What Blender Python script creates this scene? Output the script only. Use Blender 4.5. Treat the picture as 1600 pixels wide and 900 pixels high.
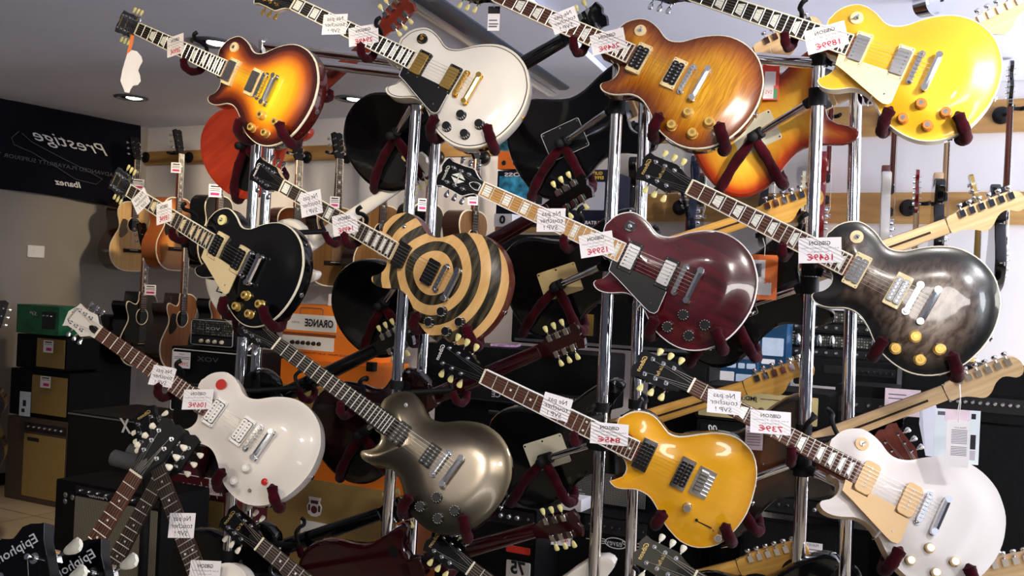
import bpy, bmesh, math, random
from mathutils import Matrix, Vector
PI=math.pi
random.seed(7)
S=bpy.context.scene
COL=S.collection
for o in list(bpy.data.objects): bpy.data.objects.remove(o)
# ---------------------------------------------------------------- camera, light, exposure
EYE=Vector((0,0,1.5)); ROLL=math.radians(2.7); CR,SR=math.cos(ROLL),math.sin(ROLL); FPX=1600.0
cam=bpy.data.cameras.new('camera'); cam.sensor_width=36; cam.lens=36.0; cam.clip_start=.05
camo=bpy.data.objects.new('camera',cam); COL.objects.link(camo); S.camera=camo
camo.matrix_world=Matrix(((CR,-SR,0,0),(0,0,-1,0),(SR,CR,0,1.5),(0,0,0,1)))
S.view_settings.view_transform='Standard'; S.view_settings.look='None'
S.view_settings.exposure=0.14; S.view_settings.gamma=1; S.view_settings.use_curve_mapping=False
W=bpy.data.worlds.new('world'); S.world=W; W.use_nodes=True
W.node_tree.nodes['Background'].inputs[0].default_value=(.75,.8,1,1); W.node_tree.nodes['Background'].inputs[1].default_value=.07
def area(name,loc,target,sx,sy,power,col):
    l=bpy.data.lights.new(name,'AREA'); l.shape='RECTANGLE'; l.size=sx; l.size_y=sy; l.energy=power; l.color=col
    o=bpy.data.objects.new(name,l); COL.objects.link(o); o.location=loc
    o.rotation_euler=(Vector(target)-Vector(loc)).to_track_quat('-Z','Y').to_euler(); return o
def spot(name,loc,target,power,col,size=40,rad=.05,blend=.6):
    l=bpy.data.lights.new(name,'SPOT'); l.energy=power; l.color=col; l.spot_size=math.radians(size); l.spot_blend=blend; l.shadow_soft_size=rad
    o=bpy.data.objects.new(name,l); COL.objects.link(o); o.location=loc
    o.rotation_euler=(Vector(target)-Vector(loc)).to_track_quat('-Z','Y').to_euler(); return o
area('shop_window_light',(2.9,-1.0,1.9),(.3,3.1,1.5),.9,1.6,52,(.86,.92,1))
area('shop_window_light',(.6,-2.6,2.35),(.2,3.2,1.6),2.2,.35,26,(1,.96,.92))
area('daylight_right',(4.3,2.2,1.9),(1.9,5.4,2.0),1.3,1.5,130,(.88,.9,1))
area('added_ceiling_fill',(4.2,4.1,.9),(-.5,5.2,2.6),1.2,1.0,210,(.80,.84,1))  # low area light added out of view to brighten the ceiling
spot('track_spot',(-1.5,1.2,2.55),(-1.0,3.3,2.2),120,(1,.86,.62),34)
spot('track_spot',(.1,1.0,2.55),(-.3,3.0,2.15),61,(1,.92,.84),36)
spot('track_spot',(.75,1.0,2.55),(.4,2.9,2.15),47,(1,.88,.7),30)
spot('track_spot',(1.5,1.1,2.55),(1.15,2.7,2.15),165,(1,.95,.86),36)
spot('track_spot',(-.5,.6,2.55),(-.5,3.0,1.3),75,(1,.92,.84),50)
spot('track_spot',(.6,.6,2.55),(.5,3.0,1.4),56,(1,.92,.84),40)
spot('track_spot',(1.5,.6,2.55),(1.1,2.7,1.3),63,(.97,.97,1),50)
spot('track_spot',(-1.9,.9,2.55),(-1.2,3.2,1.2),70,(1,.88,.72),46)
spot('wall_spot',(-1.4,5.9,2.55),(-2.2,7.2,1.8),109,(1,.8,.55),70,.08,.9)
spot('wall_spot',(-.3,5.0,2.55),(-.6,6.5,1.9),60,(1,.84,.66),75,.08,.9)
spot('floor_spot',(-2.4,4.9,2.55),(-2.6,5.6,.0),72,(1,.84,.6),60,.08,.9)
# ---------------------------------------------------------------- helpers
def ray(x,y):
    a,b=(x-800)/FPX,(y-450)/FPX
    return Vector((a*CR+b*SR,1,a*SR-b*CR))
def P(x,y,d): return EYE+ray(x,y)*d
def on_plane(x,y,pt,n):
    r=ray(x,y); n=Vector(n); return EYE+r*((Vector(pt)-EYE).dot(n)/r.dot(n))
def cvmat(R,t):
    Wm=((CR,SR,0),(0,0,1),(SR,-CR,0))
    M=Matrix.Identity(4)
    for i in range(3):
        for j in range(3): M[i][j]=sum(Wm[i][k]*R[k][j] for k in range(3))
        M[i][3]=sum(Wm[i][k]*t[k] for k in range(3))+EYE[i]
    return M
_mats={}
def mat(name,col=(.5,.5,.5),rough=.5,metal=0,coat=0,spec=.5,bump=0,bscale=80,var=0,vscale=6,emit=None,sheen=0,fn=None,alpha=None,trans=0):
    if name in _mats: return _mats[name]
    m=bpy.data.materials.new(name); m.use_nodes=True; nt=m.node_tree; b=nt.nodes['Principled BSDF']
    b.inputs['Base Color'].default_value=(*col,1); b.inputs['Roughness'].default_value=rough; b.inputs['Metallic'].default_value=metal
    b.inputs['Coat Weight'].default_value=coat; b.inputs['Coat Roughness'].default_value=.04; b.inputs['Specular IOR Level'].default_value=spec
    b.inputs['Sheen Weight'].default_value=sheen; b.inputs['Transmission Weight'].default_value=trans
    if emit: b.inputs['Emission Color'].default_value=(*emit[:3],1); b.inputs['Emission Strength'].default_value=emit[3]
    tc=nt.nodes.new('ShaderNodeTexCoord')
    if var:
        n=nt.nodes.new('ShaderNodeTexNoise'); n.inputs['Scale'].default_value=vscale; n.inputs['Detail'].default_value=4
        r=nt.nodes.new('ShaderNodeValToRGB'); nt.links.new(tc.outputs['Object'],n.inputs['Vector']); nt.links.new(n.outputs[0],r.inputs[0])
        r.color_ramp.elements[0].position=.3; r.color_ramp.elements[1].position=.7
        r.color_ramp.elements[0].color=(*[max(0,c*(1-var)) for c in col],1); r.color_ramp.elements[1].color=(*[min(1,c*(1+var)) for c in col],1)
        nt.links.new(r.outputs[0],b.inputs['Base Color'])
    if bump:
        n=nt.nodes.new('ShaderNodeTexNoise'); n.inputs['Scale'].default_value=bscale; n.inputs['Detail'].default_value=3
        u=nt.nodes.new('ShaderNodeBump'); u.inputs['Strength'].default_value=bump; u.inputs['Distance'].default_value=.002
        nt.links.new(tc.outputs['Object'],n.inputs['Vector']); nt.links.new(n.outputs[0],u.inputs['Height']); nt.links.new(u.outputs[0],b.inputs['Normal'])
    if fn: fn(nt,b,tc)
    _mats[name]=m; return m
def N(nt,t,**k):
    n=nt.nodes.new('ShaderNode'+t)
    for a,v in k.items():
        if a.startswith('i_'):
            q=a[2:]; n.inputs[int(q) if q.isdigit() else q.replace('_',' ')].default_value=v
        else: setattr(n,a,v)
    return n
def ramp(nt,src,stops,interp='LINEAR'):
    r=nt.nodes.new('ShaderNodeValToRGB'); r.color_ramp.interpolation=interp
    e=r.color_ramp.elements
    while len(e)<len(stops): e.new(.5)
    for i,(p,c) in enumerate(stops): e[i].position=p; e[i].color=(*c,1)
    nt.links.new(src,r.inputs[0]); return r.outputs[0]
def mix(nt,a,b,fac,mode='MIX'):
    m=nt.nodes.new('ShaderNodeMix'); m.data_type='RGBA'; m.blend_type=mode
    for s,i in ((fac,0),(a,6),(b,7)):
        if hasattr(s,'links'): nt.links.new(s,m.inputs[i])
        else: m.inputs[i].default_value=s if i==0 else (*s,1)
    return m.outputs[2]
def wood_fn(c1,c2,axis_scale=(4,60,60),bands=None,strength=.8):
    def f(nt,b,tc):
        mp=N(nt,'Mapping'); mp.inputs['Scale'].default_value=axis_scale; nt.links.new(tc.outputs['Object'],mp.inputs[0])
        n=N(nt,'TexNoise',i_Scale=1.0,i_Detail=5.0); nt.links.new(mp.outputs[0],n.inputs['Vector'])
        nt.links.new(ramp(nt,n.outputs[0],[(.3,c1),(.7,c2)]),b.inputs['Base Color'])
    return f
def burst_fn(stops,flame=0,fscale=(95,6,1),dark=(.35,.2,.1),quilt=False):
    """paint of the body top: colour by distance from the rim (stored per vertex), with figured wood"""
    def f(nt,b,tc):
        at=N(nt,'Attribute',attribute_name='edge'); mr=N(nt,'MapRange'); mr.inputs['From Max'].default_value=.165
        nt.links.new(at.outputs['Fac'],mr.inputs[0]); c=ramp(nt,mr.outputs[0],stops)
        if flame:
            n0=N(nt,'TexNoise',i_Scale=14.0,i_Detail=3.0); nt.links.new(tc.outputs['Object'],n0.inputs['Vector'])
            mp=N(nt,'Mapping'); mp.inputs['Scale'].default_value=fscale
            ad=N(nt,'MixRGB',blend_type='ADD'); ad.inputs[0].default_value=.02 if not quilt else .05; nt.links.new(tc.outputs['Object'],ad.inputs[1]); nt.links.new(n0.outputs[1],ad.inputs[2])
            nt.links.new(ad.outputs[0],mp.inputs[0]); n=N(nt,'TexNoise',i_Scale=1.0,i_Detail=2.5); nt.links.new(mp.outputs[0],n.inputs['Vector'])
            fl=ramp(nt,n.outputs[0],[(.38,dark),(.6,(1,1,1))]); c=mix(nt,c,fl,flame,'MULTIPLY')
        nt.links.new(c,b.inputs['Base Color'])
    return f
CHROME=mat('chrome',(.82,.83,.86),.1,1)
STEEL=mat('brushed_steel',(.6,.6,.62),.28,1)
GOLDM=mat('gold_metal',(.95,.62,.16),.16,1)
NICKEL=mat('nickel',(.75,.74,.7),.14,1)
DARKNI=mat('dark_nickel',(.25,.25,.27),.2,1)
BLACKP=mat('black_plastic',(.006,.006,.007),.35,spec=.35,var=.2)
BLACKM=mat('black_matte',(.005,.005,.006),.6,spec=.2,bump=.3)
CREAM=mat('cream_plastic',(.85,.68,.38),.35,var=.05)
CREAMW=mat('ivory_binding',(.85,.78,.6),.3,var=.04)
WHITEP=mat('white_plastic',(.85,.83,.8),.3,var=.03)
IVKEY=mat('pearloid_key',(.78,.7,.3),.3,var=.12,vscale=120)
WHKEY=mat('white_key',(.85,.8,.66),.3,var=.08,vscale=120)
INLAY=mat('pearl_inlay',(.85,.84,.76),.3,var=.12,vscale=90)
VELVET=mat('red_velvet',(.032,.0008,.004),.95,sheen=.06,spec=.1,bump=.8,bscale=70,var=.5,vscale=30)
PAPER=mat('paper',(.88,.84,.86),.8,var=.03)
INK=mat('black_ink',(.01,.01,.015),.8); REDINK=mat('red_ink',(.55,.02,.05),.8)
GREYINK=mat('grey_ink',(.12,.1,.14),.8)
GOLDTXT=mat('gold_print',(.8,.58,.2),.4,metal=.4); SILVTXT=mat('silver_print',(.8,.8,.82),.4)
STRG=mat('wound_string_steel',(.45,.43,.4),.4,1); FRETM=mat('bright_fret_wire',(.88,.86,.8),.3,.7)
ROSEW=mat('rosewood_board',rough=.6,spec=.15,fn=wood_fn((.035,.012,.007),(.13,.05,.03),(6,180,60)))
EBONY=mat('ebony_board',rough=.6,spec=.15,fn=wood_fn((.01,.008,.008),(.03,.024,.02),(6,180,60)))
DKROSE=mat('dark_rosewood_board',rough=.6,spec=.15,fn=wood_fn((.02,.012,.01),(.06,.04,.03),(6,180,60)))
MAPLEB=mat('tinted_maple_board',rough=.35,fn=wood_fn((.42,.2,.05),(.62,.34,.1),(6,200,60)))
MAPLE=mat('natural_maple',rough=.35,fn=wood_fn((.62,.4,.2),(.78,.56,.32),(5,90,60)))
AMBERM=mat('amber_maple',rough=.3,fn=wood_fn((.6,.3,.06),(.75,.42,.1),(5,90,60)))
MAHOG=mat('mahogany',rough=.3,coat=.6,fn=wood_fn((.1,.018,.01),(.2,.04,.02),(5,90,60)))
class MB:
    def __init__(s): s.v=[]; s.f=[]; s.m=[]; s.T=Matrix.Identity(4); s.mi=0
    def add(s,vs,fs):
        b=len(s.v); s.v+=[s.T@Vector(p) for p in vs]; s.f+=[tuple(b+i for i in f) for f in fs]; s.m+=[s.mi]*len(fs); return s
    def box(s,x0,x1,y0,y1,z0,z1,c=0):
        if c<=0:
            return s.add([(x,y,z) for z in (z0,z1) for y in (y0,y1) for x in (x0,x1)],[(0,2,3,1),(4,5,7,6),(0,1,5,4),(2,6,7,3),(0,4,6,2),(1,3,7,5)])
        ol=rrect(x0,x1,y0,y1,c,3); return s.prism(ol,z0,z1,min(c*.5,(z1-z0)*.3))
    def prism(s,ol,z0,z1,ch=0):
        n=len(ol)
        if ch:
            cx=sum(p[0] for p in ol)/n; cy=sum(p[1] for p in ol)/n
            def ins(p):
                d=math.hypot(p[0]-cx,p[1]-cy) or 1; k=1-ch/d; return (cx+(p[0]-cx)*k,cy+(p[1]-cy)*k)
            il=[ins(p) for p in ol]; rings=[[(*p,z0) for p in il],[(*p,z0+ch) for p in ol],[(*p,z1-ch) for p in ol],[(*p,z1) for p in il]]
        else: rings=[[(*p,z0) for p in ol],[(*p,z1) for p in ol]]
        return s.loft(rings,True,True)
    def loft(s,rings,cap=True,closed=True):
        n=len(rings[0]); vs=[p for r in rings for p in r]; fs=[]
        for i in range(len(rings)-1):
            for j in range(n if closed else n-1):
                k=(j+1)%n; fs.append((i*n+j,i*n+k,(i+1)*n+k,(i+1)*n+j))
        if cap: fs.append(tuple(range(n-1,-1,-1))); fs.append(tuple((len(rings)-1)*n+i for i in range(n)))
        return s.add(vs,fs)
    def tube(s,pts,r,n=10,cap=True):
        pts=[Vector(p) for p in pts]; rr=r if isinstance(r,(list,tuple)) else [r]*len(pts); rings=[]; up=None
        for i,p in enumerate(pts):
            t=(pts[min(i+1,len(pts)-1)]-pts[max(i-1,0)]).normalized()
            if up is None:
                a=Vector((0,0,1)) if abs(t.z)<.9 else Vector((1,0,0)); up=(a-t*a.dot(t)).normalized()
            else: up=(up-t*up.dot(t)).normalized()
            q=t.cross(up); rings.append([tuple(p+(up*math.cos(2*PI*k/n)+q*math.sin(2*PI*k/n))*rr[i]) for k in range(n)])
        return s.loft(rings,cap)
    def lathe(s,prof,c=(0,0,0),ax='z',n=20):
        """prof: (radius, height) along axis"""
        rings=[]
        for r,h in prof:
            ring=[]
            for k in range(n):
                a=2*PI*k/n; x,y=r*math.cos(a),r*math.sin(a)
                p={'z':(x,y,h),'y':(x,h,y),'x':(h,x,y)}[ax]; ring.append((p[0]+c[0],p[1]+c[1],p[2]+c[2]))
            rings.append(ring)
        return s.loft(rings,True)
    def ball(s,c,r,n=10,sc=(1,1,1)):
        return s.lathe([(max(1e-4,r*math.sin(PI*i/n))*1,-r*math.cos(PI*i/n)*sc[2]) for i in range(n+1)],c,'z',14)
    def mesh(s,name,mats,angle=38,attr=None):
        me=bpy.data.meshes.new(name); me.from_pydata([tuple(p) for p in s.v],[],s.f)
        for m in mats: me.materials.append(m)
        for i,p in enumerate(me.polygons): p.material_index=s.m[i]
        if attr is not None:
            a=me.attributes.new('edge','FLOAT','POINT'); a.data.foreach_set('value',attr)
        bm=bmesh.new(); bm.from_mesh(me); bmesh.ops.remove_doubles(bm,verts=bm.verts,dist=1e-6); bmesh.ops.recalc_face_normals(bm,faces=bm.faces); bm.to_mesh(me); bm.free()
        me.shade_smooth()
        me.set_sharp_from_angle(angle=math.radians(angle)); return me
def rrect(x0,x1,y0,y1,r,n=4):
    o=[]
    for cx,cy,a in ((x1-r,y1-r,0),(x0+r,y1-r,PI/2),(x0+r,y0+r,PI),(x1-r,y0+r,3*PI/2)):
        for i in range(n+1): t=a+PI/2*i/n; o.append((cx+r*math.cos(t),cy+r*math.sin(t)))
    return o
def put(name,me,parent=None,M=None,label=None):
    o=bpy.data.objects.new(name,me); COL.objects.link(o)
    if parent: o.parent=parent
    if M is not None: o.matrix_basis=M
    if label: o['label']=label
    return o
def part(name,mb,mats,parent,label=None,M=None,**k):
    if not isinstance(mats,(list,tuple)): mats=[mats]
    return put(name,mb.mesh(name,mats,**k),parent,M,label)
def tag(o,label,cat,group=None,kind=None):
    if kind!='structure' or label:
        o['label']=label; o['category']=cat
    if group: o['group']=group
    if kind: o['kind']=kind
    return o
def thing(name,label,cat,M=None,group=None):
    o=bpy.data.objects.new(name,None); COL.objects.link(o); o.empty_display_size=.05
    if M is not None: o.matrix_world=M
    return tag(o,label,cat,group)
def struct(name,mb,m,**k):
    o=part(name,mb,m,None,**k); o['kind']='structure'; return o
# text: flat lettering, written the way the photograph shows it (reversed)
_txt={}
def text_geo(s,shear=0,bold=0):
    k=(s,shear,bold)
    if k in _txt: return _txt[k]
    c=bpy.data.curves.new('t','FONT'); c.body=s; c.size=1; c.align_x='CENTER'; c.align_y='CENTER'; c.shear=shear; c.offset=bold; c.resolution_u=2
    o=bpy.data.objects.new('t',c); COL.objects.link(o); dg=bpy.context.evaluated_depsgraph_get()
    me=bpy.data.meshes.new_from_object(o.evaluated_get(dg))
    vs=[(v.co.x,v.co.y) for v in me.vertices]; fs=[tuple(p.vertices) for p in me.polygons]
    bpy.data.objects.remove(o); bpy.data.curves.remove(c); bpy.data.meshes.remove(me)
    if vs:
        x0=min(v[0] for v in vs);x1=max(v[0] for v in vs)
        vs=[(x-(x0+x1)/2,y) for x,y in vs]
    _txt[k]=(vs,fs,(x1-x0) if vs else 0); return _txt[k]
def add_text(mb,s,x,y,z,h,ax=0,w=None,shear=0,bold=0,mirror=True,axes=((1,0,0),(0,1,0))):
    """letters in the plane spanned by axes; h is the height of a capital, w optional total width"""
    vs,fs,wd=text_geo(s,shear,bold); k=h/.7; kx=(w/wd if w else k)*(-1 if mirror else 1)
    ca,sa=math.cos(ax),math.sin(ax); A,B=Vector(axes[0]),Vector(axes[1]); o=Vector((x,y,z))
    mb.add([tuple(o+A*(kx*p[0]*ca-k*p[1]*sa)+B*(kx*p[0]*sa+k*p[1]*ca)) for p in vs],fs)
def smooth(pts,n=3):
    o=[];L=len(pts)
    for i in range(L):
        a,b,c,d=(pts[(i+k)%L] for k in (-1,0,1,2))
        for j in range(n):
            t=j/n
            o.append(tuple(.5*((2*b[q])+(-a[q]+c[q])*t+(2*a[q]-5*b[q]+4*c[q]-d[q])*t*t+(-a[q]+3*b[q]-3*c[q]+d[q])*t**3) for q in (0,1)))
    return o
def parse(s): return [tuple(float(q)/1000 for q in a.split(',')) for a in s.split()]
def dist_ol(p,ol):
    m=9
    for i in range(len(ol)):
        a=ol[i-1];b=ol[i]; dx,dy=b[0]-a[0],b[1]-a[1]; L=dx*dx+dy*dy or 1e-12
        t=max(0,min(1,((p[0]-a[0])*dx+(p[1]-a[1])*dy)/L)); q=math.hypot(p[0]-a[0]-t*dx,p[1]-a[1]-t*dy); m=min(m,q)
    return m
# ---------------------------------------------------------------- guitars (local axes: u from nut to tail, v towards the treble side, w into the body)
LP=smooth(parse("370,-41 373,-63 383,-86 403,-105 427,-116 454,-114 480,-105 501,-93 520,-88 539,-91 560,-101 581,-119 607,-138 640,-155 671,-163 707,-162 739,-153 769,-136 792,-112 811,-84 822,-52 828,-18 827,18 821,50 810,83 793,112 771,137 742,156 712,166 684,168 656,164 632,157 610,146 592,133 576,119 560,108 546,100 530,95 514,94 495,98 470,111 447,119 425,119 411,110 412,99 426,87 435,72 437,55 431,39 420,31 400,30"),2)
SC=smooth(parse("377,-45 382,-60 396,-80 416,-94 443,-101 467,-97 490,-86 511,-76 530,-77 549,-85 575,-103 608,-125 640,-139 672,-144 704,-137 730,-123 753,-94 767,-61 777,-16 781,27 776,68 765,107 750,136 722,160 693,172 659,173 630,163 604,150 581,131 561,116 540,103 518,99 492,102 468,114 445,120 425,112 437,104 451,85 452,63 442,47 429,38 405,33"),2)
ST=smooth(parse("415,-30 402,-55 378,-82 350,-98 330,-118 345,-142 390,-147 450,-133 510,-112 560,-109 610,-127 660,-152 710,-160 760,-142 795,-92 808,-20 803,50 780,115 740,152 690,163 640,151 590,123 540,101 500,101 460,118 420,138 385,140 368,122 378,100 405,80 425,55 425,30"),2)
SG=smooth(parse("405,-30 410,-60 400,-95 375,-125 385,-140 430,-128 480,-112 530,-108 580,-122 630,-148 680,-160 730,-152 775,-115 800,-50 803,10 795,70 765,125 720,152 670,158 620,145 570,118 520,106 470,112 420,130 385,142 375,128 400,97 412,62 408,30"),2)
FRET=[.628*(1-2**(-n/12)) for n in range(0,25)]
def neck_hw(u): return .0215+.0065*u/.45
def body_meshes(ol,kind,topmat,sidemat,parent,label=None):
    carve={'lp':.017,'flat':.0}[kind]; z0=.030 if kind=='lp' else .016; z1=.082 if kind=='lp' else .060
    sp0,sp1=.53,.70
    def top(d):
        t=max(0,min(1,d/.085)); t=t*t*(3-2*t); return z0-carve*t
    mb=MB(); n=len(ol); ts=[0,.02,.05,.09,.14,.2,.28,.37,.48,.6,.74,.88,1.0]; edge=[]
    rings=[]
    for t in ts:
        ring=[]
        for p in ol:
            q=(max(sp0,min(sp1,p[0])),0.0); x=p[0]+(q[0]-p[0])*t; y=p[1]+(q[1]-p[1])*t
            d=dist_ol((x,y),ol) if t else 0; ring.append((x,y,top(d))); edge.append(d)
        rings.append(ring)
    mb.loft(rings,False)
    nt=len(mb.v); cx=.62
    def ins(p,k): 
        q=(max(sp0,min(sp1,p[0])),0); d=math.hypot(p[0]-q[0],p[1]-q[1]) or 1; return (p[0]+(q[0]-p[0])*k/d,p[1]+(q[1]-p[1])*k/d)
    sr=[]
    b=0 if kind=='lp' else .006
    prof=[(0,z0)] if kind=='lp' else [(0,z0+.0),(-.003,z0+.002),(-.0045,z0+.006)]
    prof+=[(0 if kind=='lp' else -.0045,z1-.009),(.002 if kind=='lp' else -.002,z1-.003),(.007,z1)]
    if kind=='lp': prof.insert(1,(0,z0+.02))
    for k,z in prof: sr.append([(*ins(p,k),z) for p in ol])
    for t in (.06,.14,.3,.5,.75,1.0): sr.append([(p[0]+(max(sp0,min(sp1,p[0]))-p[0])*t,p[1]*(1-t),z1) for p in ol])
    mb.mi=1; mb.loft(sr,False); edge+=[0 if k<len(prof)*n else dist_ol((mb.v[nt+k].x,mb.v[nt+k].y),ol) for k in range(len(mb.v)-nt)]
    part('body',mb,[topmat,sidemat],parent,label,attr=edge,angle=32)
    return lambda u,v: top(dist_ol((u,v),ol)) if kind=='lp' else z0
def binding(ol,z0,m,parent,wd=.0026,ht=.006,name='binding'):
    rings=[]
    sp0,sp1=.53,.70
    def ins(p,k):
        q=(max(sp0,min(sp1,p[0])),0); d=math.hypot(p[0]-q[0],p[1]-q[1]) or 1; return (p[0]+(q[0]-p[0])*k/d,p[1]+(q[1]-p[1])*k/d)
    mb=MB(); rings=[[(*ins(p,wd),z0-.0012) for p in ol],[(*ins(p,.0006),z0-.0012) for p in ol],[(*ins(p,-.0008),z0+.0006) for p in ol],[(*ins(p,-.0008),z0+ht) for p in ol],[(*ins(p,.001),z0+ht) for p in ol]]
    mb.loft(rings,False); return part(name,mb,m,parent,angle=50)
def head_frame(tilt): 
    # head coordinates (s away from the nut, h towards treble, z into the head) -> guitar coordinates
    c,s=math.cos(tilt),math.sin(tilt)
    return Matrix(((-c,0,-s,0),(0,1,0,0),(s,0,-c,0),(0,0,0,1)))@Matrix.Diagonal((1,1,-1,1))
HO={'lp':parse("0,21.5 20,22.5 40,29 55,37 66,40 100,38 140,37 158,41 160,35 165,25 167,14 162,5 160,0 162,-5 167,-14 165,-25 160,-35 158,-41 140,-37 100,-38 66,-40 55,-37 40,-29 20,-22.5 0,-21.5"),
'custom':parse("0,21.5 18,23 34,31 50,42 60,44 95,41 140,40 160,46 166,38 171,26 172,13 166,4 164,0 166,-4 172,-13 171,-26 166,-38 160,-46 140,-40 95,-41 60,-44 50,-42 34,-31 18,-23 0,-21.5"),
'esp':parse("0,21.5 20,23 38,34 52,42 90,36 130,37 150,47 152,38 160,20 168,0 160,-14 150,-28 146,-42 120,-38 90,-37 52,-42 38,-34 20,-23 0,-21.5"),
'strat':smooth(parse("0,21 18,23 40,26 62,37 78,46 92,45 106,36 122,20 142,12 158,17 172,26 188,24 198,10 199,-6 192,-22 178,-31 160,-33 110,-33 60,-33 40,-32 20,-26 0,-21"),2),
'tele':smooth(parse("0,21 20,23 45,24 66,27 82,34 94,30 108,16 130,10 160,14 182,20 196,10 199,-8 190,-24 170,-30 110,-32 50,-33 20,-27 0,-21"),2)}
_peg={}
def peg_mesh(style,metal,key):
    k=(style,metal.name,key.name)
    if k in _peg: return _peg[k]
    mb=MB(); 
    if style=='lp':   # face at z=0, back of head at z=.015; key reaches out along +y
        mb.lathe([(.006,-.001),(.006,.0005)],n=14); mb.lathe([(.003,-.012),(.0035,-.011),(.0028,-.005),(.0035,0)],n=12)
        mb.box(-.008,.008,-.007,.013,.0155,.026,.002); mb.tube([(0,.01,.02),(0,.024,.02)],.0022,8)
        mb.mi=1; mb.loft([[(x*a,y,.02+z*b) for x,z in ((1,0),(.7,.7),(0,1),(-.7,.7),(-1,0),(-.7,-.7),(0,-1),(.7,-.7))] for y,a,b in ((.022,.003,.003),(.026,.0055,.004),(.034,.0085,.0042),(.040,.0088,.004),(.043,.005,.003))])
    else:             # inline: small casing on the back, key towards -y
        mb.lathe([(.005,-.001),(.005,.0005)],n=14); mb.lathe([(.003,-.014),(.003,0)],n=12)
        mb.box(-.0075,.0075,-.010,.010,.0145,.024,.001); mb.tube([(0,-.009,.019),(0,-.018,.019)],.002,8)
        mb.mi=1; mb.loft([[(x*a,y,.019+z*b) for x,z in ((1,0),(.7,.7),(0,1),(-.7,.7),(-1,0),(-.7,-.7),(0,-1),(.7,-.7))] for y,a,b in ((-.017,.003,.003),(-.02,.0068,.0042),(-.027,.0078,.0042),(-.029,.005,.003))])
    _peg[k]=mb.mesh('tuning_peg',[metal,key]); return _peg[k]
def knob_mesh(style):
    k='k'+style
    if k in _peg: return _peg[k]
    mb=MB(); z=-1
    if style in('gold','amber','clear'):   # top hat
        m={'gold':GOLDK,'amber':AMBERK,'clear':CLEARK}[style]
        mb.lathe([(.0155,0),(.0155,-.002),(.0133,-.004),(.0122,-.017),(.011,-.018)],n=24); mb.mi=1; mb.lathe([(.006,-.0178),(.0055,-.0188)],n=16); r=_peg[k]=mb.mesh('knob',[m,{'gold':GOLDM,'amber':CHROME,'clear':WHITEP}[style]])
    elif style=='black':
        mb.lathe([(.0155,0),(.0155,-.002),(.0133,-.004),(.0122,-.017),(.011,-.018)],n=24); mb.mi=1
        for i in range(11):
            a=2*PI*i/12; mb.tube([(.0136*math.cos(a),.0136*math.sin(a),-.005),(.0128*math.cos(a),.0128*math.sin(a),-.0172)],.0009,5)
        r=_peg[k]=mb.mesh('knob',[BLACKP,WHITEP])
    else:
        mb.lathe([(.0125,0),(.0125,-.002),(.011,-.003),(.011,-.016),(.010,-.0175)],n=28); mb.mi=1; mb.lathe([(.0085,-.0174),(.008,-.0182)],n=20); r=_peg[k]=mb.mesh('knob',[CHROME if style=='chrome' else BRASSY,STEEL])
    return r
GOLDK=mat('gold_knob',(.85,.55,.14),.22,.5,coat=1,var=.1,vscale=200)
AMBERK=mat('amber_knob',(.5,.16,.02),.22,0,coat=1,var=.15,vscale=200)
CLEARK=mat('clear_knob',(.72,.68,.62),.25,0,coat=1,var=.12,vscale=200)
BRASSY=mat('aged_brass',(.62,.48,.28),.25,1)
def humbucker(u,parent,ring,top,style,surf):
    mb=MB(); z=surf
    if ring is not None: mb.prism(rrect(u-.0205,u+.0205,-.0435,.0435,.003),.0045,z+.004,.0006)
    else: mb.prism(rrect(u-.018,u+.018,-.034,.034,.002),.0045,z+.004)
    p=part('pickup',mb,[ring or BLACKP],parent)
    mb=MB()
    if style=='covered':
        mb.prism(rrect(u-.0172,u+.0172,-.034,.034,.003),-.0012,.006,.0012)
        mb.mi=1
        for i in range(6): mb.lathe([(.0022,-.0018),(.0022,0)],(u+(-.009 if u<.52 else .009),-.025+.01*i,0),n=8)
        part('pickup_cover',mb,[top,CHROME if top!=GOLDM else GOLDM],p)
    elif style=='emg':
        mb.prism(rrect(u-.0185,u+.0185,-.0375,.0375,.004),-.0012,.006,.0012); part('pickup_cover',mb,[BLACKP],p)
    elif style=='p90':
        mb.prism(rrect(u-.021,u+.021,-.042,.042,.012,6),-.001,z+.003,.0015); mb.mi=1
        for i in range(6): mb.lathe([(.0024,-.0016),(.0024,0)],(u,-.025+.01*i,0),n=8)
        part('pickup_cover',mb,[top,CHROME],p)
    else:
        for k in (-1,1):
            mb.prism(rrect(u+k*.0088-.0082,u+k*.0088+.0082,-.033,.033,.005),-.0006,.006,.0008)
        mb.mi=1
        for k in (-1,1):
            for i in range(6): mb.lathe([(.0026,-.0013),(.0026,0)],(u+k*.0088,-.025+.01*i,0),n=8)
        part('bobbin',mb,[top,CHROME if top!=WHITEP else BLACKP],p)
        if top==WHITEP: mb=MB(); mb.prism(rrect(u-.0185,u+.0185,-.0350,.0350,.005),.0025,.008); part('pickup_surround',mb,BLACKP,p)
    mb=MB()
    if ring is not None:
        for a in(-1,1):
            for b in(-1,1): mb.lathe([(.0018,.0038),(.0018,.006)],(u+a*.016,b*.039,0),n=8)
        part('screw',mb,CHROME,p)
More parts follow.
